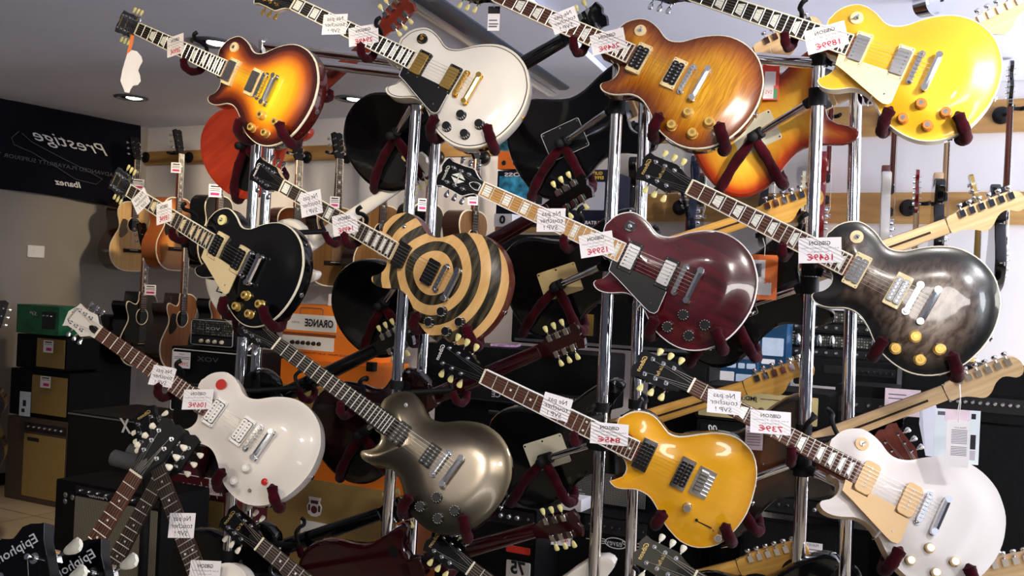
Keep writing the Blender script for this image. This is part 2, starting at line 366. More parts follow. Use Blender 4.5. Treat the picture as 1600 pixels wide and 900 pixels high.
def build_guitar(name,label,cat,M,sp,group=None):
    g=thing(name,label,cat,M,group); ty=sp.get('ty','lp'); front=sp.get('front',True)
    ol={'lp':LP,'sc':SC,'st':ST,'sg':SG}[ty]; kind='lp' if ty in('lp','sc') and not sp.get('flat') else 'flat'
    h=body_meshes(ol,kind,sp['top'],sp['side'],g); zr=.030 if kind=='lp' else .016
    if sp.get('bind'): binding(ol,zr,sp['bind'],g)
    if sp.get('bind2'):
        binding([(p[0]+(max(.53,min(.7,p[0]))-p[0])*.045,p[1]*.955) for p in ol],zr-.0015,sp['bind2'],g,.0012,.001,'purfling')
    # neck
    uj=.43; mb=MB(); rings=[]
    th0,th1=.021,.024
    for i in range(9):
        u=.004+(uj+.03-.004)*i/8; hw=neck_hw(u)-.0003; th=th0+(th1-th0)*i/8
        if i==8: th=.03
        rings.append([(u,-hw*math.cos(PI*k/12),.0045+(th-.0045)*math.sin(PI*k/12)**.8) for k in range(13)])
    mb.loft(rings)
    if ty!='st': mb.box(.365,.44,-.03,.03,.02,.06,.008)
    else: mb.box(.385,.45,-.028,.028,.006,.05,.006)
    part('neck',mb,sp['neck'],g)
    if sp.get('skunk'):
        mb=MB(); mb.loft([[(u,-.003,z0),(u,.003,z0),(u,.003,z0+.002),(u,-.003,z0+.002)] for u,z0 in ((.05,.0205),(.2,.0217),(.35,.0232))]); part('inlaid_strip',mb,DKROSE,g)
    # fretboard
    mb=MB(); ue=.452; mb.loft([[(u,-neck_hw(u),.0),(u,neck_hw(u),.0),(u,neck_hw(u),.0058),(u,-neck_hw(u),.0058)] for u in (0.002,ue)])
    part('fretboard',mb,sp['board'],g)
    if sp.get('fbind'):
        mb=MB()
        for k in(-1,1): mb.loft([[(u,k*(neck_hw(u)+.0002),-.0006),(u,k*(neck_hw(u)-.0022),-.0006),(u,k*(neck_hw(u)-.0022),.0057),(u,k*(neck_hw(u)+.0009),.0057),(u,k*(neck_hw(u)+.0009),-.0002)] for u in(.002,ue+.001)])
        mb.box(ue-.001,ue+.0015,-neck_hw(ue),neck_hw(ue),-.0006,.0057); part('fretboard_binding',mb,sp['fbind'],g)
    mb=MB()
    for u in FRET[1:23]:
        if u<ue-.002: mb.tube([(u,-neck_hw(u)+.001,-.0006),(u,neck_hw(u)-.001,-.0006)],.00145,6)
    part('frets',mb,FRETM,g)
    mb=MB(); ink=sp.get('inlay')
    if ink:
        L={'block':[1,3,5,7,9,12,15,17,19,21],'trap':[3,5,7,9,12,15,17,19,21],'dot':[3,5,7,9,12,15,17,19,21]}[ink]
        for f in L:
            mb=MB(); a,b=FRET[f-1],FRET[f]; c=(a+b)/2; hw=neck_hw(c); w=(b-a)*.33
            if ink=='block': mb.box(c-w,c+w,-hw*.68,hw*.68,-.0003,.001)
            elif ink=='trap': mb.prism([(c-w,-hw*.52),(c+w,-hw*.72),(c+w,hw*.72),(c-w,hw*.52)],-.0003,.001)
            else:
                for y in ((-.3,.3) if f==12 else (0,)): mb.lathe([(.0033,-.0003),(.0033,.001)],(c,y*hw*1.6,0),n=14)
            part('inlay',mb,sp.get('inlaymat',INLAY),g)
    mb=MB(); mb.box(-.003,.0025,-.0215,.0215,-.0016,.005,.0); part('nut',mb,CREAMW,g)
    # headstock
    hs=sp.get('head','lp'); tilt=math.radians(0 if hs in('strat','tele') else 15); F=head_frame(tilt)
    if hs in('strat','tele'): F=Matrix.Translation((0,0,.004))@F
    ho=HO[hs]; mb=MB(); mb.T=F; mb.prism(ho,.0012,.0152); hd=part('headstock',mb,sp.get('headback',sp['neck']),g)
    mb=MB(); mb.T=F; mb.prism(ho,0,.0014); part('head_veneer',mb,sp['headface'],hd)
    if sp.get('hbind'):
        mb=MB(); mb.T=F; n=len(ho); cx=.09
        mb.loft([[(cx+(p[0]-cx)*k,p[1]*k,z) for p in ho] for k,z in((.965,-.0006),(1.008,-.0006),(1.008,.003),(1.0,.003))],False); part('head_binding',mb,sp['hbind'],hd)
    key=sp.get('key',IVKEY); pm=sp.get('metal',CHROME)
    if hs in('strat','tele'):
        me=peg_mesh('in',CHROME,CHROME)
        for i in range(6): put('tuning_peg',me,hd,F@Matrix.Translation((.042+.0255*i,-.020,0)))
    else:
        me=peg_mesh('lp',pm,key)
        for i in range(3):
            for k in(-1,1):
                put('tuning_peg',me,hd,F@Matrix.Translation((.062+.0315*i,k*.023,0))@(Matrix.Identity(4) if k>0 else Matrix.Diagonal((-1,-1,1,1))))
        if front:
            mb=MB(); mb.T=F
            bell=[(.008,-.009),(.008,.009),(.022,.011),(.036,.0085),(.046,.003),(.048,0),(.046,-.003),(.036,-.0085),(.022,-.011)]
            mb.prism(bell,-.0018,.0005); p=part('truss_rod_cover',mb,BLACKP if hs!='esp' else BLACKP,hd)
            if sp.get('tcbind'): 
                mb=MB(); mb.T=F; mb.loft([[(.027+(a-.027)*k,b*k,z) for a,b in bell] for k,z in((.9,-.0022),(1.04,-.0022),(1.04,-.0005))],False); part('cover_edge',mb,WHITEP,p)
            tm=sp.get('logomat',GOLDTXT); mb=MB(); mb.T=F
            # the letters run across the head, reading from treble to bass in the mirror
            ax=((0,1,0),(1,0,0))
            if sp.get('logo','Gibson'): add_text(mb,sp.get('logo','Gibson'),.146,0,-.0006,.0125 if sp.get('logo')!='Epiphone' else .012,0,.046 if sp.get('logo')!='Epiphone' else .062,.35,.01,False,ax)
            if sp.get('script'): add_text(mb,sp['script'],.094,0,-.0006,.0105,0,.030,.35,0,False,ax)
            if mb.v: part('head_logo',mb,tm,hd)
            if hs=='custom':
                mb=MB(); mb.T=F
                for sgn in(-1,1):
                    for sg2 in(-1,1): mb.add([(.078,sgn*.0022,-.0007),(.095+sg2*.002,sgn*.018,-.0007),(.095+sg2*.0035,sgn*.0022,-.0007)] if False else [(.095+sg2*.003,sgn*.0025,-.0007),(.095+sg2*.003,sgn*.017,-.0007),(.095+sg2*.027,sgn*.0025,-.0007)],[(0,1,2)])
                mb.box(.0935,.0965,-.019,.019,-.0012,0); part('diamond_inlay',mb,INLAY,hd)
    # strings
    def sy(i,a): return (-1+2*i/5)*a
    mb=MB(); bz=-.007
    for i in range(6):
        r=.0006-.00007*i; y0=sy(i,.0175);y1=sy(i,.026)
        if hs in('strat','tele'): hp=F@Vector((.042+.0255*i,-.020,-.006))
        else:
            k=-1 if i<3 else 1; j=i if i<3 else 5-i; hp=F@Vector((.062+.0315*j,k*.020,-.007))
        pts=[hp,(-.001,y0,-.0022),(.628,y1,bz-.0006),(.668,y1,-.0035 if kind=='lp' else .006)]
        mb.tube(pts,r,5)
    part('strings',mb,STRG,g)
    hm=sp.get('metal',CHROME)
    sb=MB(); sb.lathe([(.004,0),(.004,.006),(.008,.010),(.007,.012)],(.0,0,0),ax='x',n=12)
    put('strap_button',sb.mesh('strap_button',[hm]),g,Matrix.Translation((max(p[0] for p in ol)-.004,.0,.055 if kind=='lp' else .04)))
    if not front:
        bp=sp.get('plate')
        zb=.082 if kind=='lp' else .060
        if bp=='trem':
            mb=MB(); mb.prism(rrect(.56,.69,-.045,.047,.006),zb,zb+.002,.0004); p=part('spring_cover_plate',mb,sp['platemat'],g)
            mb=MB()
            for a in(.566,.625,.684):
                for b in(-.038,.040): mb.lathe([(.003,zb+.001),(.003,zb+.0032)],(a,b,0),n=10)
            part('screw',mb,CHROME,p)
            if sp.get('plateedge'):
                mb=MB(); q=rrect(.56,.69,-.045,.047,.006); mb.loft([[(.625+(a-.625)*k,b*(k if k==1 else 1.02),z) for a,b in q] for k,z in((1.0,zb+.0023),(1.018,zb+.0023),(1.018,zb+.0005))],False); part('plate_edge',mb,WHITEP,p)
            mb=MB(); mb.prism(rrect(.40,.448,-.026,.026,.004),.05,.0525,.0004); part('neck_plate',mb,CHROME,g)
        else:
            mb=MB(); mb.prism(smooth([(.64,.06),(.66,.03),(.71,.03),(.75,.06),(.755,.11),(.72,.14),(.67,.13)],3),zb,zb+.0018); part('control_cover_plate',mb,BLACKP,g)
            mb=MB(); mb.lathe([(.018,zb),(.018,zb+.0018)],(.44,-.07,0),n=20); part('switch_cover_plate',mb,BLACKP,g)
        return g
    # pickups, bridge, tailpiece
    for u,hu in ((.4785,.479),(.5885,.589)):
        humbucker(u if sp['pu']!='p90' else u+.003,g,sp.get('ring'),sp.get('cover',BLACKP),sp['pu'],h(u,0))
    hb=h(.628,0)
    if sp.get('hardtail'):
        mb=MB(); mb.prism(rrect(.620,.668,-.040,.040,.004),hb-.003,hb+.001,.0006); b=part('bridge',mb,hm,g)
        mb=MB()
        for i in range(6): mb.box(.628,.650,sy(i,.026)-.0044,sy(i,.026)+.0044,-.005,hb-.002,.0015); mb.tube([(.65,sy(i,.026),.003),(.666,sy(i,.026),.003)],.0015,6)
        part('saddle',mb,STEEL,b)
    else:
        mb=MB(); mb.prism(rrect(.6215,.6345,-.0415,.0415,.0062,5),-.005,.004,.0015)
        for k in(-1,1): mb.lathe([(.0035,.003),(.0035,hb+.002)],(.628,k*.037,0),n=10); mb.lathe([(.009,.0075),(.009,.010)],(.628,k*.037,0),n=18); mb.lathe([(.004,-.0075),(.004,-.004)],(.628,k*.037,0),n=12)
        b=part('bridge',mb,hm,g); mb=MB()
        for i in range(6): mb.box(.624,.632,sy(i,.026)-.003,sy(i,.026)+.003,-.007,-.0048); mb.lathe([(.0014,0),(.0014,.003)],(.6345,sy(i,.026),-.001),ax='x',n=6)
        part('saddle',mb,NICKEL if hm!=GOLDM else GOLDM,b)
        mb=MB(); mb.loft([[(.669+x*(1-.25*abs(y/.051)**6),y,-.003+z) for x,z in((-.0095,.002),(-.007,-.005),(0,-.0075),(.007,-.005),(.0098,.002),(.006,.008),(-.006,.008))] for y in (-.051,-.045,-.038,-.030,-.01,.01,.030,.038,.045,.051)])
        for k in(-1,1): mb.lathe([(.0055,-.003),(.0055,h(.669,.045)+.002)],(.669,k*.044,0),n=14); mb.lathe([(.0085,.009),(.0085,.0115)],(.669,k*.044,0),n=18); mb.lathe([(.0085,-.0115),(.0085,-.005)],(.669,k*.044,0),n=16)
        part('tailpiece',mb,hm,g)
    # controls
    if sp.get('sw') is not None:
        u,v=.438,-.076; z=min(h(u,v),h(u+.016,v),h(u,v+.016))-.001; mb=MB(); mb.lathe([(.0165,z-.0012),(.0165,z+.006)],(u,v,0),n=28); w=part('switch_washer',mb,sp['sw'],g)
        if not sp.get('sw_button'):
            mb=MB(); mb.lathe([(.006,z-.004),(.006,z)],(u,v,0),n=12); mb.tube([(u,v,z-.003),(u+.004,v-.002,z-.02)],[.0018,.003],8); part('toggle',mb,hm,w)
            if sp.get('swtext'):
                mb=MB(); add_text(mb,'RHYTHM',u,v-.0115,z-.0016,.003,0,.016,0,0,True,((1,0,0),(0,-1,0))); add_text(mb,'TREBLE',u,v+.0115,z-.0016,.003,0,.016,0,0,True,((1,0,0),(0,-1,0))); part('lettering',mb,sp['swtext'],w)
    elif sp.get('toggle'):
        u,v=.438,-.076; z=h(u,v); mb=MB(); mb.lathe([(.006,z-.004),(.006,z+.001)],(u,v,0),n=12); mb.tube([(u,v,z-.003),(u+.004,v-.002,z-.02)],[.0018,.003],8); part('toggle_switch',mb,hm,g)
    for (u,v) in sp.get('kpos',((.677,.082),(.740,.082),(.651,.129),(.713,.126))):
        put('knob',knob_mesh(sp['knob']),g,Matrix.Translation((u,v,h(u,v)+.0015)))
    for (u,v,r,m,nm,zz) in sp.get('extra',()):
        z=h(u,v); mb=MB(); mb.lathe([(r,z+.001),(r,z-zz),(r*.8,z-zz-.001)],(u,v,0),n=24); part(nm,mb,m,g)
    if sp.get('slider'):
        z=h(.70,.09); mb=MB(); mb.prism(rrect(.676,.716,.098,.101,.001),z-.0008,z+.001); mb.lathe([(.004,z-.006),(.004,z)],(.672,.097,0),n=10); mb.lathe([(.002,z-.0012),(.002,z)],(.722,.103,0),n=8); part('slide_switch',mb,BLACKP,g)
    if sp.get('guard'):
        pg=[(.437,.0295),(.4405,.058),(.47,.068),(.575,.109),(.592,.114),(.605,.112),(.611,.103),(.609,.045),(.5685,.0445),(.5685,.030),(.5,.030),(.5,.0445),(.457,.0445),(.456,.0295)]
        mb=MB(); mb.prism(pg,.003,.006); p=part('pickguard',mb,sp['guard'],g)
        if sp.get('gbind'):
            mb=MB(); c=(.55,.06); q=pg[:8]
            for i in range(7): mb.tube([(q[i][0],q[i][1],.0035),(q[i+1][0],q[i+1][1],.0035)],.0009,6)
            part('pickguard_edge',mb,sp['gbind'],p)
        mb=MB(); mb.tube([(.56,.104,.0065),(.556,.122,.010),(.556,.123,.034)],.0025,6); mb.lathe([(.0022,.0018),(.0022,.0045)],(.585,.09,0),n=8); part('pickguard_bracket',mb,hm,p)
    mb=MB(); u,v=.775,.133
    nx,ny=.62,.78; T=Matrix(((-ny,0,nx,u),(nx,0,ny,v),(0,1,0,.056),(0,0,0,1)))
    mb.T=T; mb.prism(rrect(-.016,.016,-.012,.012,.003),0,.0018); mb.lathe([(.006,.001),(.006,.004)],n=14); part('output_jack',mb,hm if ty=='lp' else CHROME,g)
    return g
def paint(name,stops,rough=.22,coat=1,metal=0,**k):
    return mat(name,stops[-1][1],rough,metal,coat=coat,fn=burst_fn(stops,**k))
def solid(name,c,rough=.14,coat=.6,metal=0): return mat(name,c,rough,metal,coat=coat,var=.03,vscale=3)
BLK=mat('black_lacquer',(.003,.003,.0035),.13,spec=.4,coat=.5,var=.03,vscale=3); WHT=solid('white_lacquer',(.80,.75,.68)); 
SUN=paint('cherry_sunburst_paint',[(0,(.02,.003,.002)),(.10,(.06,.006,.003)),(.22,(.30,.05,.006)),(.34,(.80,.22,.006)),(.5,(1,.50,.008)),(.8,(1,.72,.03)),(1,(1,.76,.05))],flame=.2,dark=(.85,.7,.4))
HONEY=paint('honey_burst_paint',[(0,(.10,.02,.004)),(.10,(.24,.055,.004)),(.26,(.48,.16,.006)),(.5,(.72,.34,.008)),(1,(.82,.44,.014))],coat=.6,flame=.7,dark=(.55,.40,.2),fscale=(190,14,1))
GOLDT=paint('gold_top_paint',[(0,(.92,.52,.035)),(.2,(.95,.52,.02)),(.6,(1,.56,.025)),(1,(1,.6,.04))],rough=.3,metal=.35)
WINE=mat('wine_red_paint',(.05,.003,.008),.18,coat=1,fn=lambda nt,b,tc: wood_fn((.028,.002,.004),(.11,.008,.012),(5,32,20))(nt,b,tc))
QUILT=paint('charcoal_quilt_paint',[(0,(.004,.004,.005)),(.14,(.014,.011,.01)),(.36,(.14,.10,.075)),(.7,(.34,.25,.19)),(1,(.38,.28,.21))],flame=.85,dark=(.25,.2,.18),fscale=(60,26,1),quilt=True)
GUNM=paint('gunmetal_painted_reflections',[(0,(.022,.018,.011)),(.12,(.06,.05,.034)),(.3,(.14,.118,.088)),(.6,(.27,.23,.18)),(1,(.31,.27,.22))],rough=.27,coat=.2,metal=.9)  # gunmetal colour; the darker olive rim paints in the reflections
YEL=paint('butterscotch_paint',[(0,(.74,.32,.008)),(.1,(.80,.38,.009)),(1,(.84,.42,.012))],flame=.25,dark=(.9,.75,.6),fscale=(8,60,1))
PWHITE=mat('pearl_white_paint',(.74,.68,.62),.35,coat=.4,var=.02)
SWHITE=mat('satin_white_paint',(.72,.66,.62),.42,coat=.1,var=.02)
def bulls(nt,b,tc):
    vs=N(nt,'VectorMath',operation='SUBTRACT'); nt.links.new(tc.outputs['Object'],vs.inputs[0]); vs.inputs[1].default_value=(.5935,-.001,0)
    vm=N(nt,'VectorMath',operation='MULTIPLY'); vm.inputs[1].default_value=(1,1,0); nt.links.new(vs.outputs[0],vm.inputs[0])
    ln=N(nt,'VectorMath',operation='LENGTH'); nt.links.new(vm.outputs[0],ln.inputs[0])
    mx=N(nt,'Math',operation='MAXIMUM'); mx.inputs[1].default_value=.04; nt.links.new(ln.outputs['Value'],mx.inputs[0])
    sb=N(nt,'Math',operation='SUBTRACT'); sb.inputs[1].default_value=.0364; nt.links.new(mx.outputs[0],sb.inputs[0])
    dv=N(nt,'Math',operation='DIVIDE'); dv.inputs[1].default_value=.0572; nt.links.new(sb.outputs[0],dv.inputs[0])
    fr=N(nt,'Math',operation='FRACT'); nt.links.new(dv.outputs[0],fr.inputs[0])
    gt=N(nt,'Math',operation='GREATER_THAN'); gt.inputs[1].default_value=.5; nt.links.new(fr.outputs[0],gt.inputs[0])
    mp=N(nt,'Mapping'); mp.inputs['Scale'].default_value=(75,12,1); nt.links.new(tc.outputs['Object'],mp.inputs[0]); n=N(nt,'TexNoise',i_Scale=1.0,i_Detail=3.0); nt.links.new(mp.outputs[0],n.inputs['Vector'])
    c1=ramp(nt,n.outputs[0],[(.3,(.66,.38,.13)),(.7,(.76,.47,.19))]); c2=ramp(nt,n.outputs[0],[(.42,(.012,.009,.005)),(.66,(.09,.07,.035))])
    nt.links.new(mix(nt,c1,c2,gt.outputs[0]),b.inputs['Base Color'])
BULL=mat('bullseye_paint',(.6,.4,.2),.3,coat=.5,fn=bulls)
CHERRYS=solid('dark_cherry_side',(.09,.008,.006)); BROWNS=solid('brown_side',(.10,.03,.012)); YELS=solid('dark_back_lacquer',(.05,.02,.008)); NATS=mat('natural_pale_side',rough=.4,fn=wood_fn((.62,.48,.30),(.72,.58,.38),(5,60,60)))
REDW=mat('red_stained_back',rough=.3,coat=.5,fn=wood_fn((.30,.02,.008),(.46,.045,.012),(5,60,60)))
DREDW=solid('dark_red_back',(.022,.0015,.003)); 
BURSTB=paint('amber_burst_back',[(0,(.22,.02,.006)),(.10,(.5,.05,.01)),(.25,(.85,.33,.02)),(.5,(.95,.55,.05)),(1,(1,.62,.08))],flame=.2,dark=(.8,.6,.4))
G={
1:([[.7833,-.4271,.4516],[.4014,.9023,.1572],[-.4747,.0581,.8782]],(-1.2737,-.8813,3.4772)),
2:([[.8422,-.4918,.2209],[.4543,.868,.2007],[-.2904,-.0687,.9544]],(-.6806,-.8863,3.1869)),
3:([[.8242,-.4946,.2758],[.4545,.8683,.1989],[-.3379,-.0386,.9404]],(-.0468,-.8516,2.9738)),
4:([[.8406,-.4051,.3596],[.4007,.9117,.0905],[-.3645,.068,.9287]],(.4967,-.8138,2.8269)),
5:([[.7581,-.4421,.4795],[.4081,.895,.18],[-.5087,.0592,.8589]],(-1.2885,-.3285,3.4415)),
6:([[.8052,-.4515,.3845],[.4556,.886,.0862],[-.3796,.1057,.9191]],(-.7107,-.3146,3.1599)),
7:([[.8518,-.4288,.3009],[.4161,.9028,.1085],[-.3182,.0328,.9474]],(-.0864,-.285,2.938)),
8:([[.8275,-.4703,.3068],[.4681,.8795,.0857],[-.3101,.0727,.9479]],(.4731,-.2697,2.7284)),
9:([[.8314,-.5415,.1245],[.4782,.8115,.3357],[-.2828,-.2196,.9337]],(-1.2842,.1374,3.1775)),
10:([[.8012,-.5833,.1331],[.5138,.7848,.3464],[-.3066,-.2092,.9286]],(-.7038,.1658,3.0563)),
11:([[.8935,-.4054,.1932],[.422,.9051,-.0524],[-.1536,.1283,.9798]],(-.0788,.2386,2.7669)),
12:([[.8621,-.5026,.0649],[.4513,.8196,.353],[-.2306,-.2751,.9334]],(.4625,.2503,2.6365))}
GM={k:cvmat(*v) for k,v in G.items()}
def cvp(x,y,d): return ((x-800)/FPX*d,(y-450)/FPX*d,d)
GM[14]=cvmat(G[10][0],cvp(405,850,2.98)); GM[15]=cvmat(G[10][0],cvp(735,888,2.88)); GM[16]=cvmat(G[12][0],cvp(1084,903,2.6))
def rotz_cv(deg,yaw,tiltx):
    a,b,c=map(math.radians,(deg,yaw,tiltx))
    Rz=Matrix.Rotation(a,3,'Z'); Ry=Matrix.Rotation(b,3,'Y'); Rx=Matrix.Rotation(c,3,'X')
    m=Ry@Rx@Rz; return [[m[i][j] for j in range(3)] for i in range(3)]
GM[13]=cvmat(rotz_cv(58,16,-14),cvp(238,712,2.95))
base=dict(ty='lp',head='lp',metal=CHROME,neck=BLK,headface=BLK,key=IVKEY,board=ROSEW)
def S_(**k): d=dict(base); d.update(k); return d
LPC='electric_guitar'; FG='single cutaway electric guitars facing out on the chrome racks'
build_guitar(LPC,'cherry sunburst electric guitar with cream pickup rings on the highest tier','guitar',GM[1],S_(top=SUN,side=CHERRYS,bind=CREAMW,neck=MAHOG,headback=BLK,board=EBONY,fbind=CREAMW,inlay='trap',ring=CREAM,pu='covered',cover=NICKEL,sw=CREAM,knob='gold',script='Les Paul'),FG)
build_guitar(LPC,'white electric guitar with gold hardware and black pickguard','guitar',GM[2],S_(top=WHT,side=WHT,bind=CREAMW,bind2=BLACKP,neck=WHT,head='custom',hbind=CREAMW,board=EBONY,fbind=CREAMW,inlay='block',ring=BLACKP,pu='covered',cover=GOLDM,metal=GOLDM,key=GOLDM,sw=BLACKP,swtext=GOLDTXT,knob='black',guard=BLACKP,gbind=WHITEP,logomat=INLAY),FG)
build_guitar(LPC,'honey brown flame top electric guitar with black open pickups in cream rings','guitar',GM[3],S_(top=HONEY,side=BROWNS,bind=CREAMW,neck=MAHOG,headback=BLK,fbind=CREAMW,inlay='trap',ring=CREAM,pu='open',sw=CREAM,knob='gold',script='Les Paul'),FG)
g4=build_guitar(LPC,'bright gold top electric guitar with cream pickguard and amber knobs','guitar',GM[4],S_(top=GOLDT,side=CREAMW,bind=CREAMW,neck=MAHOG,headback=BLK,board=EBONY,fbind=CREAMW,inlay='trap',ring=CREAM,pu='covered',cover=STEEL,sw=CREAM,knob='amber',guard=CREAM,script='Les Paul',key=CHROME),FG)
build_guitar(LPC,'glossy black electric guitar with cream pickguard and gold knobs','guitar',GM[5],S_(top=BLK,side=BLK,bind=CREAMW,neck=BLK,board=DKROSE,fbind=CREAMW,inlay='trap',inlaymat=CREAM,ring=CREAM,pu='open',sw=IVKEY,knob='gold',guard=CREAM,script='Les Paul'),FG)
build_guitar(LPC,'electric guitar painted with cream and black bullseye rings','guitar',GM[6],S_(top=BULL,side=MAHOG,neck=MAPLE,head='lp',hbind=None,board=DKROSE,fbind=CREAMW,inlay='block',ring=None,pu='emg',toggle=1,knob='black',key=CHROME,logomat=SILVTXT),FG)
g7=build_guitar(LPC,'wine red electric guitar with white binding and yellow maple fretboard','guitar',GM[7],S_(top=WINE,side=WINE,bind=WHITEP,neck=WINE,head='custom',hbind=WHITEP,tcbind=1,board=MAPLEB,fbind=WHITEP,inlay='block',ring=BLACKP,pu='covered',cover=STEEL,sw=BLACKP,swtext=SILVTXT,knob='black',guard=BLACKP,gbind=SILVTXT,key=CHROME,logomat=INLAY),FG)
build_guitar(LPC,'charcoal quilted top electric guitar with cream rings and gold knobs','guitar',GM[8],S_(top=QUILT,side=BLK,bind=CREAMW,neck=MAHOG,headback=BLK,fbind=CREAMW,inlay='trap',ring=CREAM,pu='open',cover=DARKNI,sw=CREAM,knob='gold',script='Les Paul'),FG)
CREAM2=mat('amber_cream_plastic',(.74,.46,.19),.4,var=.04)
RED_=solid('red_button',(.5,.015,.01))
build_guitar(LPC,'pearl white electric guitar with white headstock and two red buttons','guitar',GM[9],S_(top=PWHITE,side=PWHITE,neck=MAHOG,headback=BLK,head='esp',headface=WHT,board=ROSEW,ring=WHITEP,pu='open',cover=WHITEP,sw=RED_,sw_button=1,knob='clear',kpos=((.667,.08),(.655,.13)),extra=((.735,.083,.010,RED_,'kill_button',.003),(.71,.127,.005,DARKNI,'mini_switch',.006)),key=CHROME,logomat=INK),FG)
build_guitar(LPC,'satin gunmetal electric guitar with black pickups and plain black fretboard','guitar',GM[10],S_(top=GUNM,side=BLK,bind=None,bind2=None,neck=BLK,board=EBONY,ring=None,pu='open',toggle=1,knob='black',key=CHROME,logomat=GREYINK),FG)
build_guitar(LPC,'butterscotch yellow electric guitar with pointed horn and dot inlays','guitar',GM[11],S_(ty='sc',top=YEL,side=YELS,bind=CREAMW,neck=MAHOG,headback=BLK,board=ROSEW,fbind=WHITEP,inlay='dot',ring=CHROME,pu='open',hardtail=1,knob='chrome',kpos=((.636,.077),(.742,.116)),slider=1,logomat=SILVTXT),FG)
build_guitar(LPC,'satin white electric guitar with cream single coil pickups and cream pickguard','guitar',GM[12],S_(top=SWHITE,side=NATS,neck=MAHOG,headback=BLK,board=ROSEW,inlay='trap',pu='p90',cover=CREAM2,ring=None,sw=CREAM2,knob='silver',guard=CREAM2,script='Les Paul'),FG)
build_guitar(LPC,'white electric guitar with black headstock standing steeply on a floor stand','guitar',GM[13],S_(top=WHT,side=WHT,neck=MAHOG,headback=BLK,board=DKROSE,inlay='dot',ring=CREAM,pu='open',sw=CREAM,knob='gold',key=WHKEY),FG)
build_guitar(LPC,'lowest tier guitar below the pearl white one with round white tuner keys','guitar',GM[14],S_(top=BLK,side=BLK,neck=BLK,board=DKROSE,inlay='dot',ring=CREAM,pu='open',sw=CREAM,knob='gold',key=WHKEY,script='SG'),FG)
build_guitar(LPC,'lowest tier guitar whose black headstock pokes up below the gunmetal guitar','guitar',GM[15],S_(top=BLK,side=BLK,neck=BLK,board=DKROSE,inlay='dot',ring=CREAM,pu='open',sw=CREAM,knob='gold'),FG)
build_guitar(LPC,'lowest tier guitar whose olive black headstock shows below the yellow guitar','guitar',GM[16],S_(top=BLK,side=BLK,neck=BLK,headface=mat('olive_black_veneer',(.02,.018,.008),.3,var=.2),board=DKROSE,inlay='trap',ring=CREAM,pu='open',sw=CREAM,knob='gold',key=WHKEY,script='Les Paul'),FG)
# guitars on the far side of the racks, backs to the viewer
def flipz(R):   # half turn about the world vertical
    M=cvmat(R,(0,0,0)); Q=Matrix.Rotation(PI,4,'Z')@Matrix([[M[i][j] if j<3 else 0 for j in range(4)] for i in range(3)]+[[0,0,0,1]]); return Q
RB=flipz([[.83,-.47,.30],[.44,.88,.15],[-.33,.0,.94]])
def ortho(Q):
    a=Vector([Q[i][0] for i in range(3)]).normalized(); b=Vector([Q[i][1] for i in range(3)]); b=(b-a*a.dot(b)).normalized(); c=a.cross(b)
    return Matrix([[a[i],b[i],c[i],0] for i in range(3)]+[[0,0,0,1]])
RB=ortho(RB)
BACK='guitars turned away on the far side of the racks'
STB=dict(ty='st',head='strat',flat=1,front=False,metal=CHROME,key=CHROME,headface=MAPLE,neck=MAPLE,board=ROSEW,skunk=1,plate='trem',platemat=BLACKP,plateedge=1,top=BLK,side=BLK)
LPB=dict(ty='lp',head='lp',flat=1,front=False,metal=NICKEL,key=IVKEY,headface=BLK,neck=BLK,board=ROSEW,top=BLK,side=BLK)
AMBB=mat('cream_cover_plate',(.72,.55,.26),.35,var=.1); WPL=mat('ivory_cover_plate',(.72,.68,.52),.35,var=.06)
